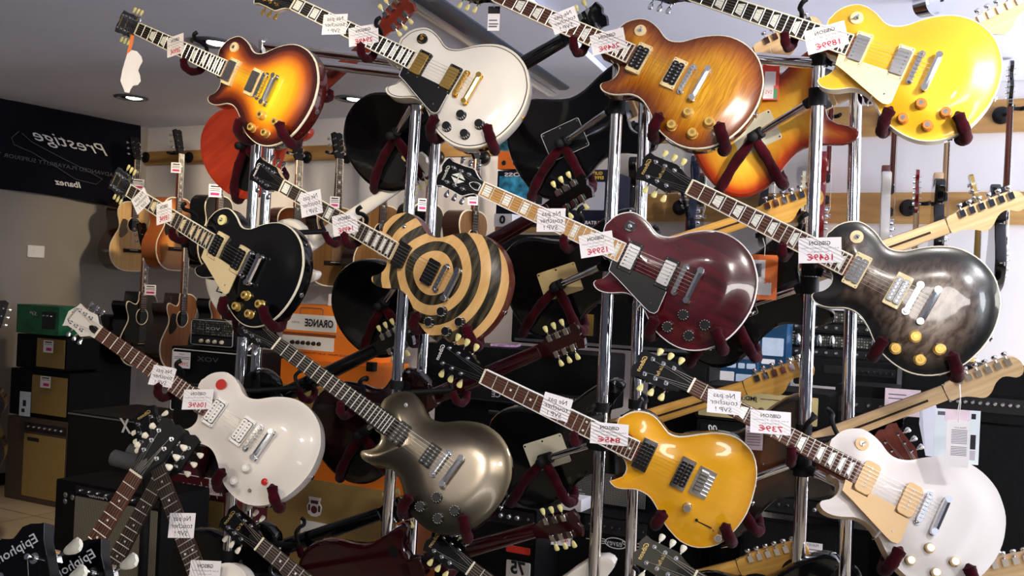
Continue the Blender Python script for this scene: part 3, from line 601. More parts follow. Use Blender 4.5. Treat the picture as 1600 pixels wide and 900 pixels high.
back=[(1,598,50,3.40,dict(LPB,side=REDW,top=REDW,neck=mat('cherry_red_neck',rough=.3,coat=.4,fn=wood_fn((.12,.012,.006),(.22,.025,.01),(5,60,60)))),'red guitar with its back turned, behind the sunburst guitar'),
(2,882,62,3.15,dict(LPB,ty='lp'),'black guitar with long black neck, its back turned behind the white gold-hardware guitar'),
(3,1182,84,2.95,dict(STB),'black guitar with white-edged back plate behind the honey brown guitar'),
(4,1512,52,2.82,dict(STB,side=BURSTB,top=BURSTB,platemat=WPL,plateedge=0,skunk=0),'amber sunburst guitar back with curved red-edged horn and maple head'),
(5,622,290,3.38,dict(LPB,side=WHT,top=WHT,neck=WHT),'white guitar with white neck seen from behind, behind the glossy black guitar'),
(6,860,325,3.12,dict(LPB,neck=solid('near_black_red',(.015,.002,.003)),headback=BLK),'black bodied guitar with dark red neck, back turned behind the bullseye guitar'),
(7,1182,338,2.95,dict(STB,platemat=AMBB,plateedge=0,neck=AMBERM),'black guitar with cream metal back plate behind the wine red guitar'),
(8,1482,352,2.80,dict(STB),'black guitar with pale maple neck behind the charcoal quilted guitar'),
(9,590,545,3.25,dict(LPB),'black necked guitar turned away behind the pearl white guitar'),
(10,845,548,3.02,dict(LPB,side=solid('maroon_black_back',(.007,.001,.0015)),top=DREDW,neck=DREDW),'dark red guitar turned away behind the gunmetal guitar'),
(11,1166,605,2.86,dict(STB,platemat=WPL,plateedge=0,neck=AMBERM,headface=AMBERM),'black guitar with ivory back plate and amber maple neck behind the yellow guitar'),
(12,1478,612,2.72,dict(STB,side=paint('tobacco_back',[(0,(.004,.003,.003)),(.2,(.02,.007,.003)),(.5,(.12,.035,.008)),(1,(.22,.07,.015))],rough=.3),top=BLK,platemat=WPL,plateedge=0),'tobacco brown guitar back with maple neck behind the satin white guitar'),
(13,596,802,3.2,dict(LPB),'black guitar at the base of the rack turned away, hook round its neck'),
(14,838,828,2.92,dict(LPB,ty='sg',side=DREDW,top=DREDW,neck=DREDW),'dark red double-horn guitar turned away on the lowest tier'),
(15,1156,884,2.8,dict(STB,side=WHT,top=WHT,neck=AMBERM,headface=AMBERM),'white bodied guitar with amber maple head turned away on the lowest tier'),
(16,1530,893,2.66,dict(STB),'lowest tier guitar whose maple head shows beside the satin white guitar')]
BM={}; BANG={1: 13, 2: 4, 3: 0, 4: 2, 5: 8, 6: 6, 7: -4, 8: -1, 9: 3.5, 10: 2, 11: -2, 12: 3, 13: 0, 14: -2, 15: -1, 16: -4}
for i,x,y,d,sp,lab in back:
    d+={0:.02,1:.1,2:.11,3:.1}[i%4] if i else 0
    BM[i]=Matrix.Translation(P(x,y,d))@RB@Matrix.Rotation(math.radians(BANG[i]),4,'Z')
    build_guitar(LPC,lab,'guitar',BM[i],sp,BACK)
# ---------------------------------------------------------------- chrome racks
PD={1:3.40,2:3.19,3:2.96,4:2.80}
PL={1:((396,297),(356,860),(416,297),(383,860)),2:((650,173),(603,850),(680,231),(643,850)),3:((964,161),(928,894),(1007,161),(985,894)),4:((1277,161),(1247,894),(1337,161),(1319,894))}
TOPY={1:75,2:92,3:48,4:60}
def poleline(a,b,d): 
    A,B=P(*a,d),P(*b,d); D=(B-A)/(B.z-A.z)   # per metre of height
    return lambda z: A+D*(z-A.z)
POLE={}
for k,(a,b,c,e) in PL.items(): POLE[k]=(poleline(a,b,PD[k]),poleline(c,e,PD[k]+.13))
FRONT={1:(1,5,9,14),2:(2,6,10,15),3:(3,7,11),4:(4,8,12,16)}
REAR={1:(1,5,9,13),2:(2,6,10,14),3:(3,7,11,15),4:(4,8,12,16)}
def bez(pts,n=8):
    pts=[Vector(p) for p in pts]; o=[]; L=len(pts)
    for i in range(L-1):
        a=pts[max(i-1,0)];b=pts[i];c=pts[i+1];d=pts[min(i+2,L-1)]
        for j in range(n):
            t=j/n; o.append(.5*((2*b)+(-a+c)*t+(2*a-5*b+4*c-d)*t*t+(-a+3*b-3*c+d)*t**3))
    return o+[pts[-1]]
def sleeve(mb,pts,r):
    q=bez(pts,7); n=len(q); rr=[r*(1+.07*math.sin(i*.9+pts[1][1]*40)+.03*math.sin(i*2.3)) for i in range(n)]; rr[0]*=.7; rr[-1]*=.62
    e=(q[-1]-q[-2]).normalized(); q.append(q[-1]+e*r*.45); rr.append(r*.2); mb.tube(q,rr,14)
def rack(name,label,ks):
    base=POLE[ks[0]][0](0).copy(); base.z=0
    r=thing(name,label,'guitar stand',Matrix.Translation(base)); off=-base
    def pt(nm,mb,m,par=None,lab=None):
        o=part(nm,mb,m,par or r,lab); return o
    for k in ks:
        F,R=POLE[k]; zt=P(800,TOPY[k],PD[k]).z-.02
        for j,f in enumerate((F,R)):
            mb=MB(); mb.tube([f(.02)+off,f(zt)+off],.0178,24); mb.ball(tuple(f(zt)+off),.0185); p=pt('pole',mb,CHROME)
            mb=MB()
            for zc in (P(600,{1:530,2:600,3:620,4:640}[k],PD[k]).z,):
                mb.tube([f(zc-.014)+off,f(zc+.014)+off],.0215,20)
            pt('collar',mb,BLACKM,p)
        mb=MB(); mb.tube([F(zt-.03)+off,R(zt-.03)+off],.014,12)
        pt('foot_frame',mb,BLACKM)
        for a in(-.35,.35):
            for f,s in ((F,-.22),(R,.22)): mb=MB(); mb.tube([f(.05)+off,f(.05)+off+Vector((a,s,-.03))],.014,10); pt('foot_bar',mb,BLACKM)
        for side,lst in (('f',FRONT[k]),('r',REAR[k])):
            for gi in lst:
                M=(GM if side=='f' else BM)[gi]; T=Matrix.Translation(off)@M
                zb=.082 if side=='f' and gi!=11 else (.082 if side=='f' else .060 if True else 0)
                if side=='r' : zb=.060
                hub=Vector((.63,.01,zb+.035)); anchor=M@Vector((.44,.0,zb+.04))
                pz=anchor.z+(.0 if gi!=3 or side=='r' else .05); pp=F(pz) if side=='f' else F(pz)
                h=M@hub
                mb=MB(); mb.tube([pp+off,h+off],.0105,16); arm=pt('support_arm',mb,CHROME)
                mb=MB(); mb.tube([F(pz-.024)+off,F(pz+.024)+off],.0245,20); pt('pole_clamp',mb,BLACKM,arm); q=(h-pp).normalized(); mb=MB(); mb.tube([pp+q*.015+off,pp+q*.04+off],.0145,14); pt('rod_collar',mb,BLACKM,arm); mb=MB(); mb.tube([h-q*.03+off,h+q*.012+off],.017,12); pt('hub',mb,BLACKM,arm); mb=MB(); mb.T=T; mb.lathe([(.006,zb+.03),(.014,zb+.03),(.014,zb+.075),(.006,zb+.08)],(.63,.01,0),n=12)
                pt('hub_bolt',mb,BLACKM,arm)
                for path in ([(.63,.02,zb+.03),(.622,.08,zb+.026),(.618,.145,zb+.018),(.615,.170,zb-.014),(.614,.170,.030),(.614,.150,.001),(.616,.122,-.004)],
                             [(.63,.015,zb+.03),(.70,.05,zb+.026),(.765,.095,zb+.018),(.80,.120,zb-.014),(.808,.120,.030),(.793,.104,.001),(.769,.080,-.004)]):
                    if side=='r':
                        ww=-.012
                        path=[(a,b,c if c>.03 else c-.014) for a,b,c in path]
                    if gi==11 and side=='f': path=[(a-.03,b-.008,c) for a,b,c in path]
                    mb=MB(); mb.T=T; sleeve(mb,path,.0155); pt('velvet_sleeve',mb,VELVET,arm)
                # neck hook
                nk=Vector((.30,.0,.055)); a2=M@Vector((.40,.0,.10)); p2=F(max(a2.z+.03,.2)); w2=M@nk
                mb=MB(); mb.tube([p2+off,w2+off],.009,12); mb.T=T
                mb.tube(bez([(.30,0,.05),(.30,-.036,.045),(.298,-.050,.015),(.296,-.050,-.012),(.294,-.036,-.022),(.292,-.022,-.018)] if False else [(.30,0,.05),(.30,-.036,.042),(.298,-.047,.012),(.296,-.047,-.012),(.300,-.058,-.028),(.306,-.070,-.026)],5),.0065,10)
                nh=pt('neck_support',mb,BLACKM)
                mb=MB(); mb.T=T; sleeve(mb,[(.302,.004,.052),(.304,.034,.050),(.304,.052,.022),(.298,.048,-.008),(.286,.026,-.016)],.0125); pt('velvet_sleeve',mb,VELVET,nh)
    a,b=ks; A=POLE[a][0](P(800,TOPY[a],PD[a]).z-.03)+off; B=POLE[b][0](P(800,TOPY[b],PD[b]).z-.03)+off
    mb=MB(); mb.tube([A,B],.016,18); pt('crossbar',mb,CHROME)
    A=POLE[a][1](P(800,TOPY[a]+8,PD[a]).z-.03)+off; B=POLE[b][1](P(800,TOPY[b]+8,PD[b]).z-.03)+off
    mb=MB(); mb.tube([A,B],.016,18); pt('crossbar',mb,CHROME)
rack('guitar_rack','chrome tube rack with red velvet arms holding the sunburst and white gold-hardware guitars',(1,2))
rack('guitar_rack','chrome tube rack with red velvet arms holding the honey brown and gold top guitars',(3,4))
# ---------------------------------------------------------------- cards and tags on the guitars
def card_frame(x,y,ang,M,w=-.0024,extra=0):
    n=(M.to_3x3()@Vector((0,0,-1))).normalized(); pt=M@Vector((0,0,w))
    c=on_plane(x,y,pt,n)
    r=Vector((CR,0,SR)); r=(r-n*r.dot(n)).normalized(); up=n.cross(r)
    a=math.radians(-ang); r2=r*math.cos(a)+up*math.sin(a); u2=n.cross(r2)
    return c,Matrix(((r2.x,u2.x,n.x,c.x),(r2.y,u2.y,n.y,c.y),(r2.z,u2.z,n.z,c.z),(0,0,0,1)))
def px2m(c,px): return px*(c-EYE).y/FPX
def card(x,y,wp,hp,ang,gi,lines,name,label,cat,group,w=-.0024):
    c,M=card_frame(x,y,ang,GM[gi],w); W_,H_=px2m(c,wp)*1.04,px2m(c,hp)
    t=thing(name,label,cat,M,group); mb=MB(); mb.box(-W_/2,W_/2,-H_/2,H_/2,-.0003,.0002)
    s=part('card',mb,PAPER,t)
    for ink in (INK,REDINK,GREYINK):
        mb=MB()
        for (tx,fy,fh,fw,sh,m) in lines:
            if m is ink: add_text(mb,tx,0,fy*H_,.0004,fh*H_,0,fw*W_ if fw else None,sh,.018 if fh>.12 and ink is not INK or tx=='GIBSON' else 0)
        if mb.v: part('printed_text',mb,ink,s)
NP=[('Ne pas',.27,.20,.66,.1,INK),('toucher',-.02,.20,.84,.1,INK),('SVP !',-.33,.19,.5,.1,INK)]
for gi,x,y,w,h,a,lab in ((2,523,38,39,34,4,'white do-not-touch card under the strings of the white gold-hardware guitar'),(3,882,32,41,35,-16,'tilted white do-not-touch card on the neck of the honey brown guitar'),(5,220,314,31,31,-33,'steeply tilted do-not-touch card on the glossy black guitar'),
 (6,486,318,38,38,-9,'white do-not-touch card on the neck of the bullseye guitar'),(7,861,344,44,37,3,'white do-not-touch card on the maple neck of the wine red guitar'),(9,254,588,38,32,11,'white do-not-touch card on the neck of the pearl white guitar'),
 (11,869,636,44,37,15,'white do-not-touch card on the neck of the yellow guitar'),(12,1131,628,49,38,7,'white do-not-touch card on the neck of the satin white guitar'),(13,284,821,44,38,1,'white do-not-touch card on the steep neck of the floor-stand guitar')):
    card(x,y,w,h,a,gi,NP,'notice_card',lab,'notice card','do-not-touch cards on the guitar necks')
def price(p,l2='Les Paul Standard'): return [('GIBSON',.27,.15,.50,0,INK),(l2,.085,.055,.86,0,GREYINK),('Prix catalogue',-.055,.05,.42,0,GREYINK),(p,-.29,.24,.60,0,REDINK)]
for gi,x,y,w,h,a,p,l2,lab in ((1,274,71,33,33,-5,'2890€','Les Paul Standard','sunburst'),(2,568,55,47,32,-4,'2949€','Les Paul Custom','white gold-hardware'),(3,950,65,52,35,-8,'2649€','Les Paul Premium','honey brown'),(4,1291,59,60,39,-10,'1899€','Les Paul Gold Top','gold top'),
 (5,256.5,332,32,35,-6,'1899€','Les Paul Traditional','glossy black'),(6,539,350,43,33,-8,'1499€','Les Paul BFG','bullseye'),(7,932,382,52,36,-7,'1599€','Les Paul Classic Custom','wine red'),(8,1281,391,62,40,1,'1649€','Les Paul Classic Plus','charcoal quilted'),
 (9,309,624,47,32,1,'1069€','Les Paul Studio','pearl white'),(11,952,678,57,34,3,'845€','Nighthawk Studio','butterscotch yellow'),(12,1204,660,60,37,6,'739€','Les Paul Tribute','satin white single-coil'),(13,320,895,52,37,2,'','Les Paul Junior','steep floor-stand')):
    card(x,y,w,h,a,gi,price(p,l2) if p else price(' ',l2)[:3],'price_card','price card in red and black '+(('reading '+p+' ') if p else '')+'on the '+lab+' guitar','price card','price cards on the guitars',-.0036 if gi in(7,) else -.0026)
# loose tags
def hang_tag(x0,y0,x1,y1,d,yaw,fills,name,label,cat,string=None,th=.0008,base=PAPER,group=None):
    c=P((x0+x1)/2,(y0+y1)/2,d); Mt=Matrix.Translation(c)@Matrix.Rotation(math.radians(yaw),4,'Z')@Matrix.Rotation(PI/2,4,'X')@Matrix.Rotation(-ROLL*.0,4,'Z')
    W_,H_=(x1-x0)/FPX*d,(y1-y0)/FPX*d; t=thing(name,label,cat,Mt,group); mb=MB(); mb.box(-W_/2,W_/2,-H_/2,H_/2,-th/2,th/2); s=part('tag_sheet',mb,base,t)
    for i,f in enumerate(fills):
        mb=MB()
        if f[0]=='r': mb.box(-W_/2+f[1]*W_,-W_/2+f[3]*W_,H_/2-f[4]*H_,H_/2-f[2]*H_,th/2,th/2+.0003); part('printed_patch',mb,f[5],s)
        else: add_text(mb,f[1],-W_/2+f[2]*W_,H_/2-f[3]*H_,th/2+.0004,f[4]*H_,0,f[5]*W_ if f[5] else None); part('printed_text',mb,f[6],s)
    if string:
        a=Mt.inverted()@P(*string,d); mb=MB(); mb.tube([(0,H_/2-.004,.001),tuple((Vector((0,H_/2,0))+a)/2+Vector((.004,0,0))),tuple(a)],.0009,6); part('string',mb,WHITEP,t)
REDP=mat('red_print',(.75,.04,.02),.5); ORP=mat('orange_print',(.85,.18,.02),.5,var=.03); GRP=mat('green_print',(.03,.3,.08),.5); PINK=mat('pale_pink_paper',(.75,.6,.66),.7,var=.1,vscale=30); BLUEP=mat('blue_print',(.02,.09,.25),.5); LBLUE=mat('pale_blue_print',(.55,.65,.8),.5,var=.1,vscale=30)
hang_tag(1191,97,1217,156,2.95,-8,[('r',.15,.25,.8,.62,PAPER),('r',.1,.62,.7,.97,PAPER),('r',.7,.7,.92,.97,GRP),('t','SVS',.42,.8,.1,.4,REDP)],'hang_tag','red and white swing tag on a thread beside the honey brown guitar','tag',(1203,75),base=REDP)
hang_tag(1172,398,1214,468,2.85,-10,[('r',.08,.12,.55,.62,PAPER),('r',.2,.2,.42,.5,GREYINK),('r',.05,.62,.8,.9,PAPER),('t','1C',.62,.6,.1,.2,REDP)],'hang_tag','orange swing tag between the wine red guitar and the quilted guitar','tag',(1192,372),base=ORP)
hang_tag(1479,657,1513,730,2.45,-12,[('t','Thank you',.6,.15,.03,.5,INK)]+[('r',.22,.2+.035*i,.9,.212+.035*i,GREYINK) for i in range(9)]+[('r',.22,.56+.035*i,.9,.572+.035*i,GREYINK) for i in range(6)],'hang_tag','narrow white leaflet hanging on a thread above the satin white guitar','tag',(1499,600))
hang_tag(1462,640,1528,724,2.62,-12,[('r',.05,.05,.5,.12,GREYINK),('r',.80,.45,.92,.72,INK),('r',.80,.06,.9,.16,INK),('r',.8,.74,.92,.92,mat('grey_print',(.45,.42,.5),.6))],'paper_sheet','pale blue-edged spec sheet hanging behind the narrow leaflet','paper sheet',base=mat('pale_blue_paper',(.72,.8,.86),.7))
hang_tag(1478,640,1514,658,2.5,-12,[],'hang_tag','small pale pink tag with eyelet above the narrow leaflet','tag',(1500,600),base=PINK)
hang_tag(1165,655,1192,703,2.7,-8,[('r',.1,.2+.09*i,.85,.22+.09*i,GREYINK) for i in range(8)],'hang_tag','pale pink tag hanging behind the yellow guitar and its neighbour','tag',(1170,640),base=PINK)
hang_tag(762,10,781,48,3.0,-10,[('r',.0,.0,1,.3,INK),('r',.1,.55,.8,.6,GREYINK),('r',.1,.7,.9,.75,GREYINK),('r',.1,.8,.8,.86,GREYINK)],'hang_tag','small black and white tag hanging from the honey brown guitar headstock','tag',(768,2))
hang_tag(1434,611+0,1444,640,9,0,[],'hang_tag','x','tag') if False else None
# orange strap and torn white tag on the sunburst headstock
t=thing('cloth_tag','crumpled white tag hanging by an orange strap from the sunburst guitar headstock','tag',Matrix.Translation(P(204,60,3.42)))
def loc(x,y,d,o): return tuple(P(x,y,d)-o)
o0=P(204,60,3.42); mb=MB(); mb.loft([[loc(x-w,y,3.42+dz,o0),loc(x+w,y,3.42+dz,o0),loc(x+w,y,3.423+dz,o0),loc(x-w,y,3.423+dz,o0)] for x,y,w,dz in ((207,55,3,0),(205,68,3,.006),(201,82,2.6,0),(198,95,2.4,.003))]); part('strap',mb,ORP,t)
mb=MB(); out=[(206,78),(214,80),(221,88),(223,96),(219,103),(216,110),(219,118),(220,127),(215,133),(208,134),(204,140),(202,145),(195,144),(192,136),(188,126),(191,110),(195,96),(199,84)]
mb.loft([[loc(x,y,3.405+.012*math.sin(i*1.3)+z,o0) for i,(x,y) in enumerate(out)] for z in (0,.002)]); part('tag_sheet',mb,PAPER,t)
# ---------------------------------------------------------------- room
C0=Vector((-2.86,7.9,0)); D1=Vector((.866,-.5,0)); N1=Vector((-.5,-.866,0)); D2=Vector((-.5,-.866,0)); N2=Vector((.866,-.5,0))
YW=math.degrees(math.atan2(-.5,.866))  # wall yaw
def slab(name,a,b,z0,z1,th,n,m):
    a,b,n=Vector(a),Vector(b),Vector(n); mb=MB(); q=[a,b,b-n*th,a-n*th]; mb.loft([[(p.x,p.y,z) for p in q] for z in (z0,z1)]); return struct(name,mb,m)
WALLW=mat('white_wall_paint',(.80,.77,.77),.85,bump=.2,bscale=200,var=.03,vscale=2)
WALLG=mat('grey_wall_paint',(.30,.27,.24),.85,bump=.25,bscale=220,var=.05,vscale=3)
CEIL=mat('grey_ceiling_paint',(.80,.84,.97),.9,bump=.2,bscale=150,var=.03,vscale=2)
slab('wall_back',C0,C0+D1*9.2,0,2.6,.15,N1,WALLW)
slab('wall_left',C0+D2*7,C0,0,2.6,.15,N2,WALLG)
mb=MB(); mb.box(-6,7,-3.5,10,2.6,2.75); struct('ceiling',mb,CEIL)
def tiles(nt,b,tc):
    br=N(nt,'TexBrick'); br.offset=0; br.inputs['Scale'].default_value=1; br.inputs['Brick Width'].default_value=.45; br.inputs['Row Height'].default_value=.45; br.inputs['Mortar Size'].default_value=.004
    br.inputs['Color1'].default_value=(.42,.33,.22,1); br.inputs['Color2'].default_value=(.47,.37,.25,1); br.inputs['Mortar'].default_value=(.12,.1,.08,1)
    mp=N(nt,'Mapping'); mp.inputs['Rotation'].default_value=(0,0,.5); nt.links.new(tc.outputs['Object'],mp.inputs[0]); nt.links.new(mp.outputs[0],br.inputs['Vector']); nt.links.new(br.outputs[0],b.inputs['Base Color'])
mb=MB(); mb.box(-6,7,-3.5,10,-.1,0); struct('floor',mb,mat('beige_floor_tiles',rough=.35,fn=tiles))
mb=MB(); q=[C0+D2*7,C0]; mb.loft([[tuple(p+N2*k+Vector((0,0,z))) for p in q for k in ((0,.012) if p is q[0] else (.012,0))] for z in (0,.08)]); struct('baseboard_left',mb,BLACKM)
PINE=mat('varnished_pine',rough=.4,fn=wood_fn((.42,.22,.07),(.58,.34,.12),(3,14,30)))
def wallpt(x,y,off=0): return on_plane(x,y,C0+N1*off,N1)
def wallmat(p,yaw=0): return Matrix.Translation(p)@Matrix.Rotation(math.radians(YW+yaw),4,'Z')
def rail(xa,xb,z,h,label):
    a=wallpt(xa,300,0);b=wallpt(xb,300,0); L=(Vector((b.x,b.y,0))-Vector((a.x,a.y,0))).length
    mb=MB(); mb.box(0,L,-.028,0,-h/2,h/2,.004) if False else mb.prism([(0,-.028),(L,-.028),(L,0),(0,0)],-h/2,h/2)
    o=part('hanging_rail',mb,PINE,None,M=Matrix.Translation((a.x,a.y,z))@Matrix.Rotation(math.radians(YW),4,'Z')); tag(o,label,'wall rail')
ZU=wallpt(300,246).z; ZU2=wallpt(1570,182).z; ZL=wallpt(1000,325).z
rail(224,786,ZU,.10,'varnished pine rail high on the back wall above the hanging acoustic guitars')
rail(1030,1760,ZU2,.155,'varnished pine rail high on the white wall behind the gold top guitar')
rail(960,1760,ZL,.155,'lower varnished pine rail on the white wall behind the wine red and quilted guitars')
# ceiling panel, gap and lamps
def cpt(x,y,z=2.6): r=ray(x,y); return EYE+r*((z-1.5)/r.z)
PANEL=mat('pale_lavender_panel',(.86,.87,.97),.6,var=.02)
q=[cpt(690,-10,2.596),cpt(770,-60,2.596),cpt(1010,165,2.596),cpt(905,178,2.596),cpt(860,140,2.596)]
mb=MB(); mb.loft([[tuple(p+Vector((0,0,k))) for p in q] for k in (0,-.03)]); struct('ceiling_panel',mb,PANEL)
for pts,m,w,l in (((630,-10,862,142),STEEL,.03,'steel edge profile running beside the pale ceiling panel'),((676,-10,880,132),mat('dark_track',(.05,.06,.08),.5),.035,'dark lighting track running beside the pale ceiling panel')):
    a,b=cpt(pts[0],pts[1],2.58),cpt(pts[2],pts[3],2.58); n=(b-a).normalized().cross(Vector((0,0,1))); 
    mb=MB(); mb.loft([[tuple(p+n*s*w+Vector((0,0,z))-a) for s,z in ((-1,.02),(1,.02),(1,-.02),(.5,-.03),(-.5,-.03),(-1,-.02))] for p in (a,b)]); o=part('ceiling_track',mb,m,None,M=Matrix.Translation(a)); tag(o,l,'ceiling track')
BULB=mat('lit_bulb',(1,1,1),.5,emit=(1,.9,.75,6))
for x,y,l in ((205,152,'recessed ceiling downlight beside the black banner'),(550,154,'recessed ceiling downlight between the sunburst and white guitars'),(333,66,'recessed ceiling downlight behind the sunburst guitar neck')):
    p=cpt(x,y,2.598); t=thing('recessed_downlight',l,'ceiling light',Matrix.Translation(p),'recessed downlights'); mb=MB()
    mb.lathe([(.105,0),(.105,-.006),(.09,-.012),(.08,-.006),(.075,0)],n=32); part('trim_ring',mb,mat('grey_trim',(.08,.08,.1),.4),t)
    mb=MB(); mb.T=Matrix.Translation((.02,0,0)); mb.lathe([(.05,.0),(.05,-.006),(.03,-.012)],n=24); part('bulb',mb,BULB,t)
p=cpt(1462,-2,2.55); t=thing('track_spotlight','round silver spotlight on the ceiling above the gold top guitar','ceiling light',Matrix.Translation(P(1461,2,3.6))@Matrix.Rotation(.5,4,'Z')@Matrix.Rotation(PI,4,'Z')); mb=MB()
mb.lathe([(.045,-.06),(.05,0),(.046,.0),(.04,-.01),(.012,-.02)],ax='y',n=28); part('lamp_head',mb,CHROME,t); mb=MB(); mb.tube([(0,-.03,.04),(0,-.03,max(.05,2.6-P(1461,2,3.6).z))],.01,10); mb.tube([(.03,-.03,.03),(.07,-.03,.05)],.006,8); part('bracket',mb,BLACKM,t)
# banner on the left wall
def lw(x,y,off): return on_plane(x,y,C0+N2*off,N2)
NAVY=mat('black_banner_cloth',(.003,.0035,.009),.7,spec=.1,bump=.3,bscale=10,var=.3,vscale=3)
t=thing('wall_banner','black cloth banner with silver script lettering on the grey wall','banner',Matrix.Translation(lw(110,240,.03))); o0=lw(110,240,.03)
ra=[];n=12
for i in range(n+1):
    x=-60+280*i/n; f=(x+60)/280; yt=130+62*f+2*math.sin(f*9); yb=290+42*f-6*math.sin(f*PI)
    ra.append([tuple(lw(x,yt,.03+.008*math.sin(i*1.7))-o0),tuple(lw(x,(yt+yb)/2,.035+.012*math.sin(i*1.7+1))-o0),tuple(lw(x,yb,.035+.012*math.sin(i*1.7))-o0),tuple(lw(x,yb,.028)-o0),tuple(lw(x,yt,.026)-o0)])
mb=MB(); mb.loft(ra); part('cloth',mb,NAVY,t,angle=60)
bx=(-D2).normalized(); bz=Vector((0,0,1))
def btxt(s,x,y,hpx,wpx,m,sh=0,nm='lettering',ang=-8,bold=0):
    c=lw(x,y,.056)-o0; d=(lw(x,y,.05)-EYE).y; mb=MB()
    L=(lw(x+wpx/2,y,.05)-lw(x-wpx/2,y,.05)).length
    add_text(mb,s,c.x,c.y,c.z,hpx/FPX*d,math.radians(ang),L,sh,bold,True,(tuple(bx),tuple(bz))); part(nm,mb,m,t)
GHOST=mat('faint_silver_print',(.10,.10,.13),.6)
btxt('Prestige',112,224,17,118,SILVTXT,.5,ang=-3); btxt('ADVANCED PLAYABILITY SUPERIOR TONE',80,256,6,205,GHOST,0,ang=-2); btxt('Ibanez',106,287,9,42,SILVTXT,.3,ang=-1,bold=.02)
mb=MB(); mb.tube([tuple(lw(x,y,.056)-o0) for x,y in ((30,205),(18,215),(22,226),(50,238),(90,262),(118,280),(150,288),(160,280),(135,266),(95,246),(50,222),(34,208))],.0022,6); part('printed_outline',mb,GHOST,t)
o=put('outlet_plate',None) if False else None
mb=MB(); mb.prism(rrect(-.065,.065,-.042,.042,.008),0,.012,.003); mb.prism(rrect(-.02,.02,-.004,.006,.001),.012,.014)
Mw=Matrix((( -D2.x,0,N2.x,0),(-D2.y,0,N2.y,0),(0,1,0,0),(0,0,0,1))); Mw.translation=lw(55,393,.0); o=part('wall_switch_plate',mb,WHITEP,None,M=Mw); tag(o,'white rectangular electrical plate on the grey wall under the banner','switch plate')
# ---------------------------------------------------------------- hangers
def hanger(p,yaw,label,group='black wall hangers on the pine rails'):
    t=thing('wall_hanger',label,'guitar hanger',Matrix.Translation(p)@Matrix.Rotation(math.radians(YW+yaw),4,'Z'),group); mb=MB()
    mb.T=Matrix.Rotation(math.radians(-yaw),4,'Z'); mb.lathe([(.042,0),(.042,-.012),(.03,-.022),(.02,-.024)],ax='y',n=24); mb.T=Matrix.Identity(4); mb.tube([(0,-.02,0),(0,-.07,.0),(.0,-.12,.012)],.009,10); part('mount',mb,BLACKP,t)
    mb=MB()
    for k in(-1,1): mb.tube([(0,-.12,.012),(k*.028,-.125,.012),(k*.036,-.15,.012),(k*.034,-.18,.014)],[.008,.010,.011,.009],10)
    part('yoke',mb,BLACKM,t)
